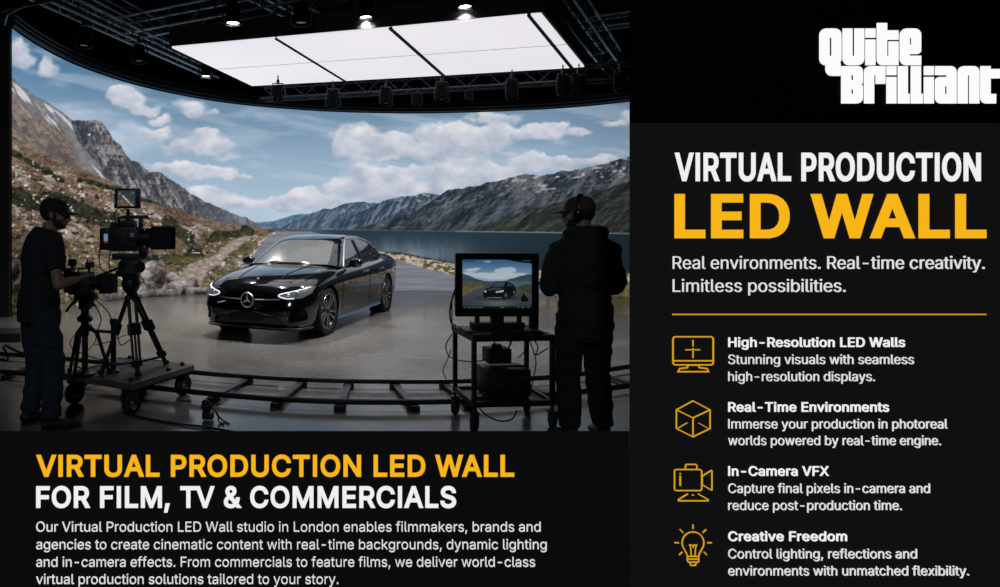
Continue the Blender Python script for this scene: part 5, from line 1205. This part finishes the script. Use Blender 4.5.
def mon(u, v):
    a = lambda *c: np.array(c, float); X = u * 69.4; Yp_ = v * 48.8; n = fbm(X / 7, Yp_ / 4, 3, 5); n2 = fbm(X / 1.6, Yp_ / 1.1, 9, 3)[..., None]
    t = np.clip(Yp_ / 20, 0, 1)[..., None]; img = a(52, 96, 140) * (1 - t) + a(150, 178, 200) * t
    D_ = np.zeros_like(X)
    for cx, cy, rx, ry in ((42, 10, 9, 3.5), (36, 11, 5, 2.5), (50, 10, 6, 2), (8, 10.5, 8, 2), (15, 9, 4, 1.2), (26, 2, 6, 1.3), (22, 15, 10, 2), (40, 16, 18, 3), (60, 15, 8, 2), (5, 14, 6, 2), (30, 17, 20, 3)): D_ += np.exp(-((X - cx) / rx) ** 2 - ((Yp_ - cy) / ry) ** 2)
    img = mixc(img, (208, 216, 224), sstep(.35, 1.0, D_ * (.15 + 1.5 * n)) * .8)
    def hill(pts, c): 
        nonlocal img
        y = np.interp(X, [p[0] for p in pts], [p[1] for p in pts]) + 1.2 * (n - .5); img = mixc(img, a(*c) * (.75 + .5 * n2), sstep(-.4, .4, Yp_ - y))
    hill([(0, 13.5), (6, 16), (14, 19), (22, 21.5), (30, 21.5), (42, 21.5), (52, 18.5), (60, 16), (70, 14)], (62, 78, 92))
    img = mixc(img, (74, 104, 118), sstep(-.3, .3, Yp_ - 21.6) * (X > 40)); hill([(0, 21.5), (10, 22.5), (22, 23.5), (34, 24.5), (46, 30), (70, 60)], (84, 82, 60)); hill([(0, 27), (12, 26.5), (26, 25.5), (40, 40), (70, 60)], (104, 92, 68))
    hill([(0, 60), (44, 60), (52, 30), (58, 26), (64, 24.5), (70, 24)], (66, 66, 48))
    rd = sstep(-.5, .5, X - np.interp(Yp_, [24, 29, 36, 49], [28, 16, 1, -20])) * sstep(-.5, .5, np.interp(Yp_, [24, 29, 36, 49], [48, 54, 74, 90]) - X) * (Yp_ > 23.5)
    img = mixc(img, a(70, 78, 82) + (n2 - .5) * 26 - 18 * sstep(34, 48, Yp_)[..., None], rd)
    img = mixc(img, (128, 136, 138), rd * np.exp(-((X - 36) / 16) ** 2 - ((Yp_ - 43) / 5) ** 2) * .55)
    img = mixc(img, (12, 14, 18), rd * np.exp(-((X - 37) / 17) ** 2 - ((Yp_ - 38) / 2.6) ** 2))
    def blob(poly, c):
        nonlocal img
        ins = np.zeros(X.shape, bool); k = len(poly)
        for i in range(k):
            (x1, y1), (x2, y2) = poly[i], poly[(i + 1) % k]; cond = (y1 > Yp_) != (y2 > Yp_); ins ^= cond & (X < (x2 - x1) * (Yp_ - y1) / ((y2 - y1) or 1e-9) + x1)
        img = mixc(img, c, ins * 1.)
    blob([(21, 37), (20.5, 32), (23, 29), (28, 27.5), (32, 24), (35, 22), (43, 21.6), (47, 22.6), (51, 25), (53.6, 28), (53.8, 33), (51, 36), (43, 38.6), (30, 38.8)], (14, 17, 22))
    blob([(30, 27.2), (33.5, 23.4), (36, 22.6), (43, 22.6), (41.5, 26.8)], (62, 78, 90)); blob([(44.5, 26.4), (45.2, 23.2), (49, 24.6), (51, 26.8)], (44, 58, 74)); blob([(24, 30), (30, 28), (40, 28), (38, 29.6), (27, 31)], (58, 64, 70))
    blob([(33, 32), (41.5, 30.2), (41, 32.4), (34, 33.2)], (178, 186, 190)); blob([(22, 31), (24, 30.6), (24, 32.6), (22.2, 33)], (178, 186, 190))
    for cx, cy, r in ((43.5, 35.6, 2.8), (51.8, 32.6, 2.2)): img = mixc(img, (30, 32, 34), (((X - cx) / .75) ** 2 + (Yp_ - cy) ** 2 < r * r) * 1.); img = mixc(img, (86, 88, 90), (((X - cx) / .75) ** 2 + (Yp_ - cy) ** 2 < r * r * .35) * 1.)
    blob([(25, 37.6), (40, 37.8), (40, 38.4), (25, 38.2)], (120, 124, 128)); blob([(58, 40), (60, 36), (61, 33), (63, 36), (66, 39), (66, 42), (60, 42)], (12, 14, 14))
    blob([(44, 0), (70, 0), (70, 4), (60, 3), (50, 1.5)], (8, 12, 14)); blob([(1, .6), (12, .6), (12, 2), (1, 2)], (14, 20, 26))
    img = mixc(img, (10, 14, 18), (Yp_ > 46.6) * .8)
    for x0, x1 in ((1.5, 3), (5, 8), (9, 11.5), (13, 15), (16, 20), (55, 56.5), (59, 62), (65, 67), (38, 42)): img = mixc(img, (110, 150, 175), ((X > x0) & (X < x1) & (np.abs(Yp_ - 47.8) < .35)) * .7)
    for x0, x1 in ((2, 4), (5, 11), (48, 49), (60, 63), (64, 68)): img = mixc(img, (120, 160, 185), ((X > x0) & (X < x1) & (np.abs(Yp_ - 1.2) < .3)) * .6)
    return img * .86
picture('screen_picture', 462.3, 259.6, 531.7, 308.4, YM - .027, mon, 280, 196, hs, ml)
mb = MB(); mb.box(MX(497, 325, .02), (.42, .10, .05), bev=.01).box(MX(497, 319, .02), (.10, .05, .08), bev=.005).box(MX(477, 319, .02), (.03, .04, .05)).box(MX(519, 319, .02), (.03, .04, .05))
mb.build('stand', M_black, mn, True); MB().box((0, .01, .008), (.55, .26, .016), bev=.004).build('stand_base', M_black, mn, True)
kb_ = thing('keyboard', 'flat black keyboard lying in front of the monitor on the cart', 'keyboard', on_cart(.05, -.155, ZT_ - .002), yc)
MB().box((0, 0, .008), (.40, .10, .016), bev=.003).build('base', M_black, kb_)
mb = MB()
for r_ in range(4):
    for k in range(14): mb.box((-.182 + k * .028, -.034 + r_ * .023, .019), (.023, .018, .007))
mb.build('keys', M_dark, kb_)
rr_ = thing('radio', 'small black walkie-talkie with an orange light beside the monitor', 'radio', on_cart(.29, .05, ZT_ - .002), yc)
MB().box((0, 0, .07), (.07, .05, .14), bev=.012).build('case', M_black, rr_, True); MB().box((0, 0, .142), (.012, .012, .004)).build('light', mat('orange_light', (.5, .12, .02), .3, emit=(1, .25, .05), es=.35), rr_); MB().cyl((.02, 0, .13), (.02, 0, .20), .008, 8).build('antenna', M_rubber, rr_)
g3 = 'cables hanging round the monitor cart'
def hc(pts, lb, r=.005): tag(cable('cable', pts, r), lb, 'cable', g3)
hc([P(457, 290, 4.84), P(453, 296, 4.84), P(450, 310, 4.86), P(451, 322, 4.88), P(456, 326, 4.9)], 'thick black cable bowing out at the monitor left edge', .007)
hc([P(456, 286, 4.82), P(452, 300, 4.82), P(452, 315, 4.84), P(452, 330, 4.86)], 'black cable hanging straight down the monitor left edge', .005)
hc([P(452, 334, 4.86), P(446, 345, 4.86), P(449, 356, 4.86), P(462, 361, 4.84), P(480, 361, 4.85), P(488, 358, 4.88)], 'black cable looping from the cart top left corner to the power unit', .005)
hc([P(451, 350, 4.88), P(447, 361, 4.9), P(443, 370, 4.9), P(446, 379, 4.9)], 'short black cable arc outside the left cart post', .004)
hc([P(494, 338, 4.88), P(495, 344, 4.88), P(498, 351, 4.88)], 'short black cable between the cart top and the small box, left one', .005)
hc([P(512, 338, 4.88), P(510, 345, 4.88), P(506, 352, 4.88)], 'thick black cable between the cart top and the small box, right one', .008)
hc([P(528, 337, 4.86), P(533, 350, 4.86), P(536, 362, 4.86), P(534, 376, 4.86), P(531, 388, 4.84)], 'black cable hanging down at the right end of the cart, inner one', .005)
hc([P(532, 337, 4.85), P(538, 347, 4.85), P(536, 355, 4.85), P(548, 348, 4.85)], 'black cable curling under the right end of the cart top', .005)
hc([P(478, 406, 4.72), P(486, 415, 4.7), P(500, 421, 4.7), P(512, 419, 4.72), P(517, 410, 4.74)], 'black cable sagging below the lower cart shelf', .006)
hc([P(518, 358, 4.8), P(524, 352, 4.8), P(527, 342, 4.84)], 'thin black cable rising from the small box to the cart top', .004)
# ================================================================== flyer text panels, added as glowing boards in front of the set
YB = 2.5
def sx(u): return (u - U0) * YB / F
def sz(v): return CZ - (v - V0) * YB / F
def emis(name, c, k=1.):
    m = mat(name, (0, 0, 0), .7, spec=.1, emit=c, es=k); return m  # flat flyer colours put in as glow
M_headb = emis('board_black', rgb(0, 0, 0), 0); M_bodyb = emis('board_charcoal', rgb(15, 15, 16)); M_lowb = emis('board_low', rgb(10, 10, 11))
T_white = emis('letter_white', rgb(240, 240, 240)); T_pure = emis('letter_logo_white', rgb(252, 252, 252)); T_grey = emis('letter_soft_white', rgb(222, 222, 222)); T_yel = emis('letter_yellow', rgb(248, 181, 24)); T_gold = emis('letter_gold', rgb(205, 150, 20))
try:                # Blender's own interface typeface, else its built-in one
    inter = bpy.data.fonts.load(os.path.join(bpy.utils.system_resource('DATAFILES'), 'fonts', 'Inter.woff2'))
except Exception:
    inter = None

GC = {}
def raw_text(tx, off):
    """fills overlapping glyph contours by winding number; off thickens the strokes"""
    cu = bpy.data.curves.new('t', 'FONT'); cu.body = tx
    if inter: cu.font = inter
    cu.size = 1
    o = bpy.data.objects.new('t', cu); COL.objects.link(o)
    dg = bpy.context.evaluated_depsgraph_get(); dg.update()
    cc = o.evaluated_get(dg).to_curve(dg); loops = []
    for sp in cc.splines:
        bp = sp.bezier_points; n = len(bp); L = []
        for i in range(n):
            a, b_ = bp[i], bp[(i + 1) % n]
            st = (b_.co - a.co); c1 = (a.handle_right - a.co); c2 = (b_.handle_left - b_.co)
            flat_ = (abs(st.cross(c1).z) < 1e-6 and abs(st.cross(c2).z) < 1e-6)
            L += [p.to_2d() for p in (interpolate_bezier(a.co, a.handle_right, b_.handle_left, b_.co, 2 if flat_ else 7)[:-1])]
        M_ = []
        for p in L:
            if not M_ or (p - M_[-1]).length > 1e-4: M_.append(p)
        if (M_[0] - M_[-1]).length < 1e-4: M_.pop()
        if len(M_) > 2: loops.append(M_)
    bpy.data.objects.remove(o); bpy.data.curves.remove(cu)
    ar = [sum(l[i - 1].x * l[i].y - l[i].x * l[i - 1].y for i in range(len(l))) for l in loops]
    sg = 1 if max(ar, key=abs) > 0 else -1
    if off:
        nl = []
        for l in loops:
            q = []
            for i in range(len(l)):
                d1 = (l[i] - l[i - 1]).normalized(); d2 = (l[(i + 1) % len(l)] - l[i]).normalized()
                n1 = Vector((d1.y, -d1.x)); n2 = Vector((d2.y, -d2.x)); nn = n1 + n2
                nn = nn / max(.35, nn.dot(n1)) if nn.length > .2 else n1
                q.append(l[i] + nn * off * sg)
            nl.append(q)
        loops = nl
    vs = [p for l in loops for p in l]; es = []; k = 0
    for l in loops: es += [(k + i, k + (i + 1) % len(l)) for i in range(len(l))]; k += len(l)
    ov, oe, of, _, _, _ = delaunay_2d_cdt(vs, es, [], 0, 1e-5)
    A = np.concatenate([np.array([tuple(p) for p in l]) for l in loops]); B = np.concatenate([np.array([tuple(p) for p in l[1:] + l[:1]]) for l in loops])
    keep = []
    for f in of:
        c = sum((ov[i] for i in f), Vector((0, 0))) / len(f)
        up = (A[:, 1] <= c.y) & (B[:, 1] > c.y); dn = (A[:, 1] > c.y) & (B[:, 1] <= c.y)
        side_ = (B[:, 0] - A[:, 0]) * (c.y - A[:, 1]) - (c.x - A[:, 0]) * (B[:, 1] - A[:, 1])
        if ((up & (side_ > 0)).sum() - (dn & (side_ < 0)).sum()) * sg > 0: keep.append(list(f))
    return [Vector((p.x, p.y, 0)) for p in ov], keep
def wid(tx):
    v, f = raw_text(tx, 0); return max(x.x for x in v) - min(x.x for x in v)
def glyph(c, off):
    """outline and advance of one letter; the capital I is drawn as a plain bar"""
    if ('adv', c) not in GC:
        if ('adv', 'HH') not in GC: GC[('adv', 'HH')] = wid('HH')
        GC[('adv', c)] = wid('H' + c + 'H') - GC[('adv', 'HH')] if c != 'I' else .192
    if (c, off) not in GC:
        if c == ' ': GC[(c, off)] = ([], [])
        elif c == 'I':
            w_, h = .032 + off, CAP + off
            GC[(c, off)] = ([Vector((.096 - w_, -off, 0)), Vector((.096 + w_, -off, 0)), Vector((.096 + w_, h, 0)), Vector((.096 - w_, h, 0))], [[0, 1, 2, 3]])
        else: GC[(c, off)] = raw_text(c, off)
    return GC[(c, off)], GC[('adv', c)]
KERN = {'TV': -.05, 'WA': -.03, 'LT': -.06, 'VI': 0, 'AL': 0, 'Fr': -.01, 'FO': -.005, 'M,': -.02, 'ry': -.0}
CAP = .5087 if inter else .682
def letters(text, x0, x1, base, cap, m, parent, name, bold=0., label=None, depth=.004, track=0.):
    V_ = []; F_ = []; x = 0
    for i, c in enumerate(text):
        (gv, gf), ad = glyph(c, bold)
        n = len(V_); V_ += [(p.x + x, p.y) for p in gv]; F_ += [[k + n for k in f] for f in gf]; x += ad + bold * 1.2 + track + KERN.get(text[i:i + 2], 0)
    a = np.array(V_); kx = (x1 - x0) / (a[:, 0].max() - a[:, 0].min()); kz = cap / (CAP + 2 * bold)
    px = x0 + (a[:, 0] - a[:, 0].min()) * kx; pz = base - (a[:, 1] + bold) * kz
    c = np.stack([(px - U0) * YB / F, np.full(len(a), YB - depth), CZ - (pz - V0) * YB / F], -1) - np.array(parent.location)[None]
    me = bpy.data.meshes.new(name); me.from_pydata([tuple(v) for v in c], [], F_)
    bm = bmesh.new(); bm.from_mesh(me); r = bmesh.ops.extrude_face_region(bm, geom=list(bm.faces))
    for v in [g for g in r['geom'] if isinstance(g, bmesh.types.BMVert)]: v.co.y += depth * .9
    bmesh.ops.recalc_face_normals(bm, faces=bm.faces); bm.to_mesh(me); bm.free(); me.materials.append(m)
    return link(bpy.data.objects.new(name, me), parent, label=label)
def poly2(mb, pts, depth=.004, loc=Vector((0, 0, 0))):
    """flat raised shape from pixel coordinates"""
    M = Matrix(((1, 0, 0, 0), (0, 0, -1, YB), (0, 1, 0, 0), (0, 0, 0, 1)))
    mb.prism([(sx(u) - loc.x, sz(v) - loc.z) for u, v in pts], Matrix.Translation((0, -loc.y, 0)) @ M, depth)
def stroke(mb, pts, w, closed=False, depth=.004, loc=Vector((0, 0, 0))):
    pts = [Vector(p) for p in pts]; n = len(pts)
    L = []; Rr = []
    for i in range(n):
        a = pts[i - 1] if (i or closed) else pts[i]; b = pts[(i + 1) % n] if (i < n - 1 or closed) else pts[i]
        d1 = (pts[i] - a); d2 = (b - pts[i])
        d1 = d1.normalized() if d1.length > 1e-6 else d2.normalized(); d2 = d2.normalized() if d2.length > 1e-6 else d1
        t = (d1 + d2).normalized(); nn = Vector((-t.y, t.x)); k = max(.4, nn.dot(Vector((-d1.y, d1.x)))); L.append(pts[i] + nn * w / 2 / k); Rr.append(pts[i] - nn * w / 2 / k)
    for i in range(n if closed else n - 1):
        j = (i + 1) % n; poly2(mb, [L[i], L[j], Rr[j], Rr[i]], depth, loc)
def mkboard(name, x0, x1, v0, v1, m, parent, zlo=None):
    loc = Vector(parent.location); t = .05
    X0, X1, Z1 = sx(x0), sx(x1), sz(v0); Z0 = sz(v1) if zlo is None else zlo
    f = [(X0, YB, Z0), (X1, YB, Z0), (X1, YB, Z1), (X0, YB, Z1)]
    bk = [(X0 + t * .8, YB + t, Z0), (X1 - t * .8, YB + t, Z0), (X1 - t * .8, YB + t, Z1 - t * .8), (X0 + t * .8, YB + t, Z1 - t * .8)]
    mb = MB(); mb.add([Vector(v) - loc for v in f + bk], [(0, 1, 2, 3), (7, 6, 5, 4), (0, 4, 5, 1), (1, 5, 6, 2), (2, 6, 7, 3), (3, 7, 4, 0)])
    return mb.build(name, m, parent)
big = thing('flyer_panel', 'flyer text panel added as a tall charcoal board with white and yellow lettering at the right', 'board', (sx(815), YB, 0))
mkboard('header_panel', 629.5, 1040, -60, 123, M_headb, big)
mkboard('body_panel', 629.5, 1040, 123, 587, M_bodyb, big, zlo=.0)
lt = lambda *a, **k: letters(*a, **k)
lt('VIRTUAL PRODUCTION', 674.5, 980, 181.3, 28.6, T_white, big, 'heading_lettering', .022, 'condensed white heading')
lt('LED WALL', 674.3, 985.5, 238.3, 44.3, T_yel, big, 'headline_lettering', .026, 'large yellow headline')
lt('Real environments. Real-time creativity.', 672.5, 984, 268.8, 12.6, T_grey, big, 'subtitle_lettering', -.002)
lt('Limitless possibilities.', 672.5, 845, 291.8, 12.6, T_grey, big, 'subtitle_lettering', -.002)
mb = MB(); poly2(mb, [(672, 315), (986, 315), (986, 313.7), (672, 313.7)], .002, Vector(big.location)); mb.build('divider_line', T_gold, big)
for (h, x1, b0, ls) in [('High-Resolution LED Walls', 905, 347.3, [('Stunning visuals with seamless', 914, 364.4), ('high-resolution displays.', 875, 381.4)]),
                        ('Real-Time Environments', 889, 412, [('Immerse your production in photoreal', 947.5, 428.8), ('worlds powered by real-time engine.', 941, 445.4)]),
                        ('In-Camera VFX', 829, 476, [('Capture final pixels in-camera and', 930, 493.2), ('reduce post-production time.', 902, 510.2)]),
                        ('Creative Freedom', 847, 541.2, [('Control lighting, reflections and', 917, 558.6), ('environments with unmatched flexibility.', 969, 575.6)])]:
    lt(h, 728, x1 - .6, b0 - .4, 9.6, T_white, big, 'item_heading', .010)
    for tx, xx, bb in ls: lt(tx, 728, xx - .7, bb - .5, 9.4, T_grey, big, 'item_text', -.003)
# logo: blocky rounded letters with narrow slots, drawn by outline
bl = Vector(big.location); lg = MB()
def LX(x): return 810 + x * .19
def LY(y): return 15 + y * .19
def rr(x0, y0, x1, y1, tl=0, tr=0, br=0, bl_=0):
    pts = []
    for (cx, cy, r, a0) in ((x0 + tl, y0 + tl, tl, 180), (x1 - tr, y0 + tr, tr, 270), (x1 - br, y1 - br, br, 0), (x0 + bl_, y1 - bl_, bl_, 90)):
        if r == 0: pts.append((cx, cy))
        else:
            for k in range(6): a = R(a0 + k * 18); pts.append((cx + r * math.cos(a), cy + r * math.sin(a)))
    return pts
def slab(*a, **k): poly2(lg, [(LX(x), LY(y)) for x, y in rr(*a, **k)], .004, bl)
def shp(pts): poly2(lg, [(LX(x), LY(y)) for x, y in pts], .004, bl)
# q
slab(48, 72, 100, 265, tl=34, bl_=34); slab(112, 72, 162, 265, tr=34, br=34); slab(99, 72, 113, 120); slab(99, 216, 113, 265); slab(80, 255, 158, 321, bl_=34); 
# u
slab(170, 72, 220, 265, bl_=34); slab(232, 72, 282, 265, br=34); slab(219, 216, 233, 265)
# i
slab(290, 72, 341, 120); slab(290, 130, 341, 265)
# t
slab(350, 43, 402, 265, bl_=30); slab(401, 82, 462, 131); slab(412, 140, 462, 265); slab(401, 216, 413, 265)
# e
slab(471, 72, 521, 265, tl=34, bl_=34); slab(532, 72, 581, 206, tr=34, br=20); slab(520, 72, 533, 121); slab(520, 157, 533, 206); slab(520, 215, 581, 265)
# B
slab(163, 270, 214, 466); slab(226, 270, 275, 366, tr=26, br=12); slab(226, 366, 275, 466, tr=12, br=30); slab(213, 270, 227, 317); slab(213, 344, 227, 392); slab(213, 416, 227, 466)
# r
slab(283, 270, 334, 466, tl=30); slab(333, 270, 393, 317); slab(344, 317, 393, 363)
# i
slab(401, 270, 451, 317); slab(401, 327, 451, 466)
# l l
slab(461, 270, 511, 466); slab(510, 415, 521, 466); slab(529, 270, 580, 466); slab(579, 415, 590, 466)
# i
slab(598, 270, 648, 317); slab(598, 327, 648, 466)
# a
slab(657, 270, 767, 317, tr=30); slab(718, 316, 767, 466); slab(657, 327, 706, 466, tl=20, bl_=30); slab(705, 327, 719, 376); slab(705, 416, 719, 466)
# n
slab(776, 270, 826, 466, tl=30); slab(837, 270, 887, 466, tr=30); slab(825, 270, 838, 317)
# t
slab(895, 270, 946, 466, bl_=30); slab(945, 285, 996, 334); slab(945, 416, 975, 466)
lg.build('logo_lettering', T_pure, big, label='blocky white two-line logo')
# icons
def icon(name, W=1.5):
    mb = MB(); return mb, (lambda pts, closed=False, w=W: stroke(mb, pts, w, closed, .003, bl)), (lambda: mb.build(name, T_gold2, big))
T_gold2 = emis('icon_gold', rgb(214, 160, 20))
def zx(x): return 660 + x * .2128
mb, S, fin = icon('monitor_icon', 1.3)
Z = lambda pts, oy: [(zx(x), oy + y * .2128) for x, y in pts]
S(Z(rr(60, 55, 249, 187, 12, 12, 12, 12), 325), True); S(Z([(60, 168), (249, 168)], 325)); S(Z([(130, 188), (128, 200), (92, 204), (84, 219), (227, 219), (219, 204), (184, 200), (181, 188)], 325), True)
for a in ([(154, 70), (154, 100)], [(154, 108), (154, 155)], [(118, 116), (148, 116)], [(160, 116), (187, 116)]): S(Z(a, 325), w=1.0)
fin()
mb, S, fin = icon('cube_icon', 1.1)
S(Z([(154, 356), (234, 398), (234, 486), (154, 525), (76, 486), (76, 398)], 325), True); S(Z([(76, 398), (154, 436), (234, 398)], 325)); S(Z([(154, 436), (154, 525)], 325))
S(Z([(84, 484), (128, 458)], 325), w=.7); S(Z([(224, 484), (180, 460)], 325), w=.7); fin()
mb, S, fin = icon('video_camera_icon', 1.1)
S(Z(rr(67, 91, 195, 190, 10, 10, 10, 10), 450), True); S(Z([(118, 90), (119, 72), (124, 67), (167, 67), (172, 72), (173, 90)], 450)); S(Z([(197, 122), (240, 95), (243, 97), (243, 186), (240, 188), (197, 162)], 450), True)
S(Z([(94, 120), (94, 168)], 450), w=1.4); S(Z([(94, 108), (94, 113)], 450), w=1.4); S(Z([(130, 205), (118, 212), (86, 232), (86, 238), (225, 238), (225, 232), (190, 212), (178, 205)], 450)); S(Z([(150, 211), (158, 211)], 450)); fin()
mb, S, fin = icon('light_bulb_icon', 1.1)
arc = [(154 + 51 * math.cos(R(a)), 435 + 51 * math.sin(R(a))) for a in range(-218, 39, 12)]
S(Z([(128, 500), (124, 486)] + arc + [(184, 486), (180, 500)], 450)); S(Z(rr(128, 499, 181, 526, 4, 4, 6, 6), 450), True); S(Z([(128, 512), (181, 512)], 450)); S(Z([(138, 528), (144, 541), (165, 541), (170, 528)], 450))
S(Z([(146, 498), (143, 458), (138, 445), (150, 446), (154, 455), (159, 446), (171, 445), (166, 458), (163, 498)], 450), w=.9)
for a in ([(154, 350), (154, 370)], [(92, 372), (108, 388)], [(216, 372), (200, 388)], [(67, 435), (88, 435)], [(221, 435), (242, 435)], [(89, 492), (104, 478)], [(219, 492), (205, 478)]): S(Z(a, 450))
fin()
low = thing('flyer_panel', 'flyer text panel added as a low black board with yellow and white lettering at the bottom', 'board', (sx(315), YB, 0))
mkboard('panel', -90, 629.4, 431, 587, M_lowb, low, zlo=0.)
lt('VIRTUAL PRODUCTION LED WALL', 36.5, 514, 476.5, 21.8, T_yel, low, 'heading_lettering', .021, 'yellow upper heading')
lt('FOR FILM, TV & COMMERCIALS', 36.5, 456, 507.6, 21.6, T_white, low, 'heading_lettering', .021, 'white lower heading')
for tx, xx, bb in [('Our Virtual Production LED Wall studio in London enables filmmakers, brands and', 541, 531.7), ('agencies to create cinematic content with real-time backgrounds, dynamic lighting', 547, 549.3),
                   ('and in-camera effects. From commercials to feature films, we deliver world-class', 535.5, 566.8), ('virtual production solutions tailored to your story.', 339, 584)]:
    lt(tx, 36.5, xx - .6, bb - .4, 9.8, T_grey, low, 'paragraph_text', -.003)
for th_, ul in ((big, (.7, -.7)), (low, (1., -1.))):
    for x in ul:
        MB().box((x, .32, .012), (.05, .55, .024)).box((x, .09, .3), (.04, .04, .58)).tube([(x, .55, .02), (x, .1, .5)], .012, 6).build('support_foot', M_blackm, th_)
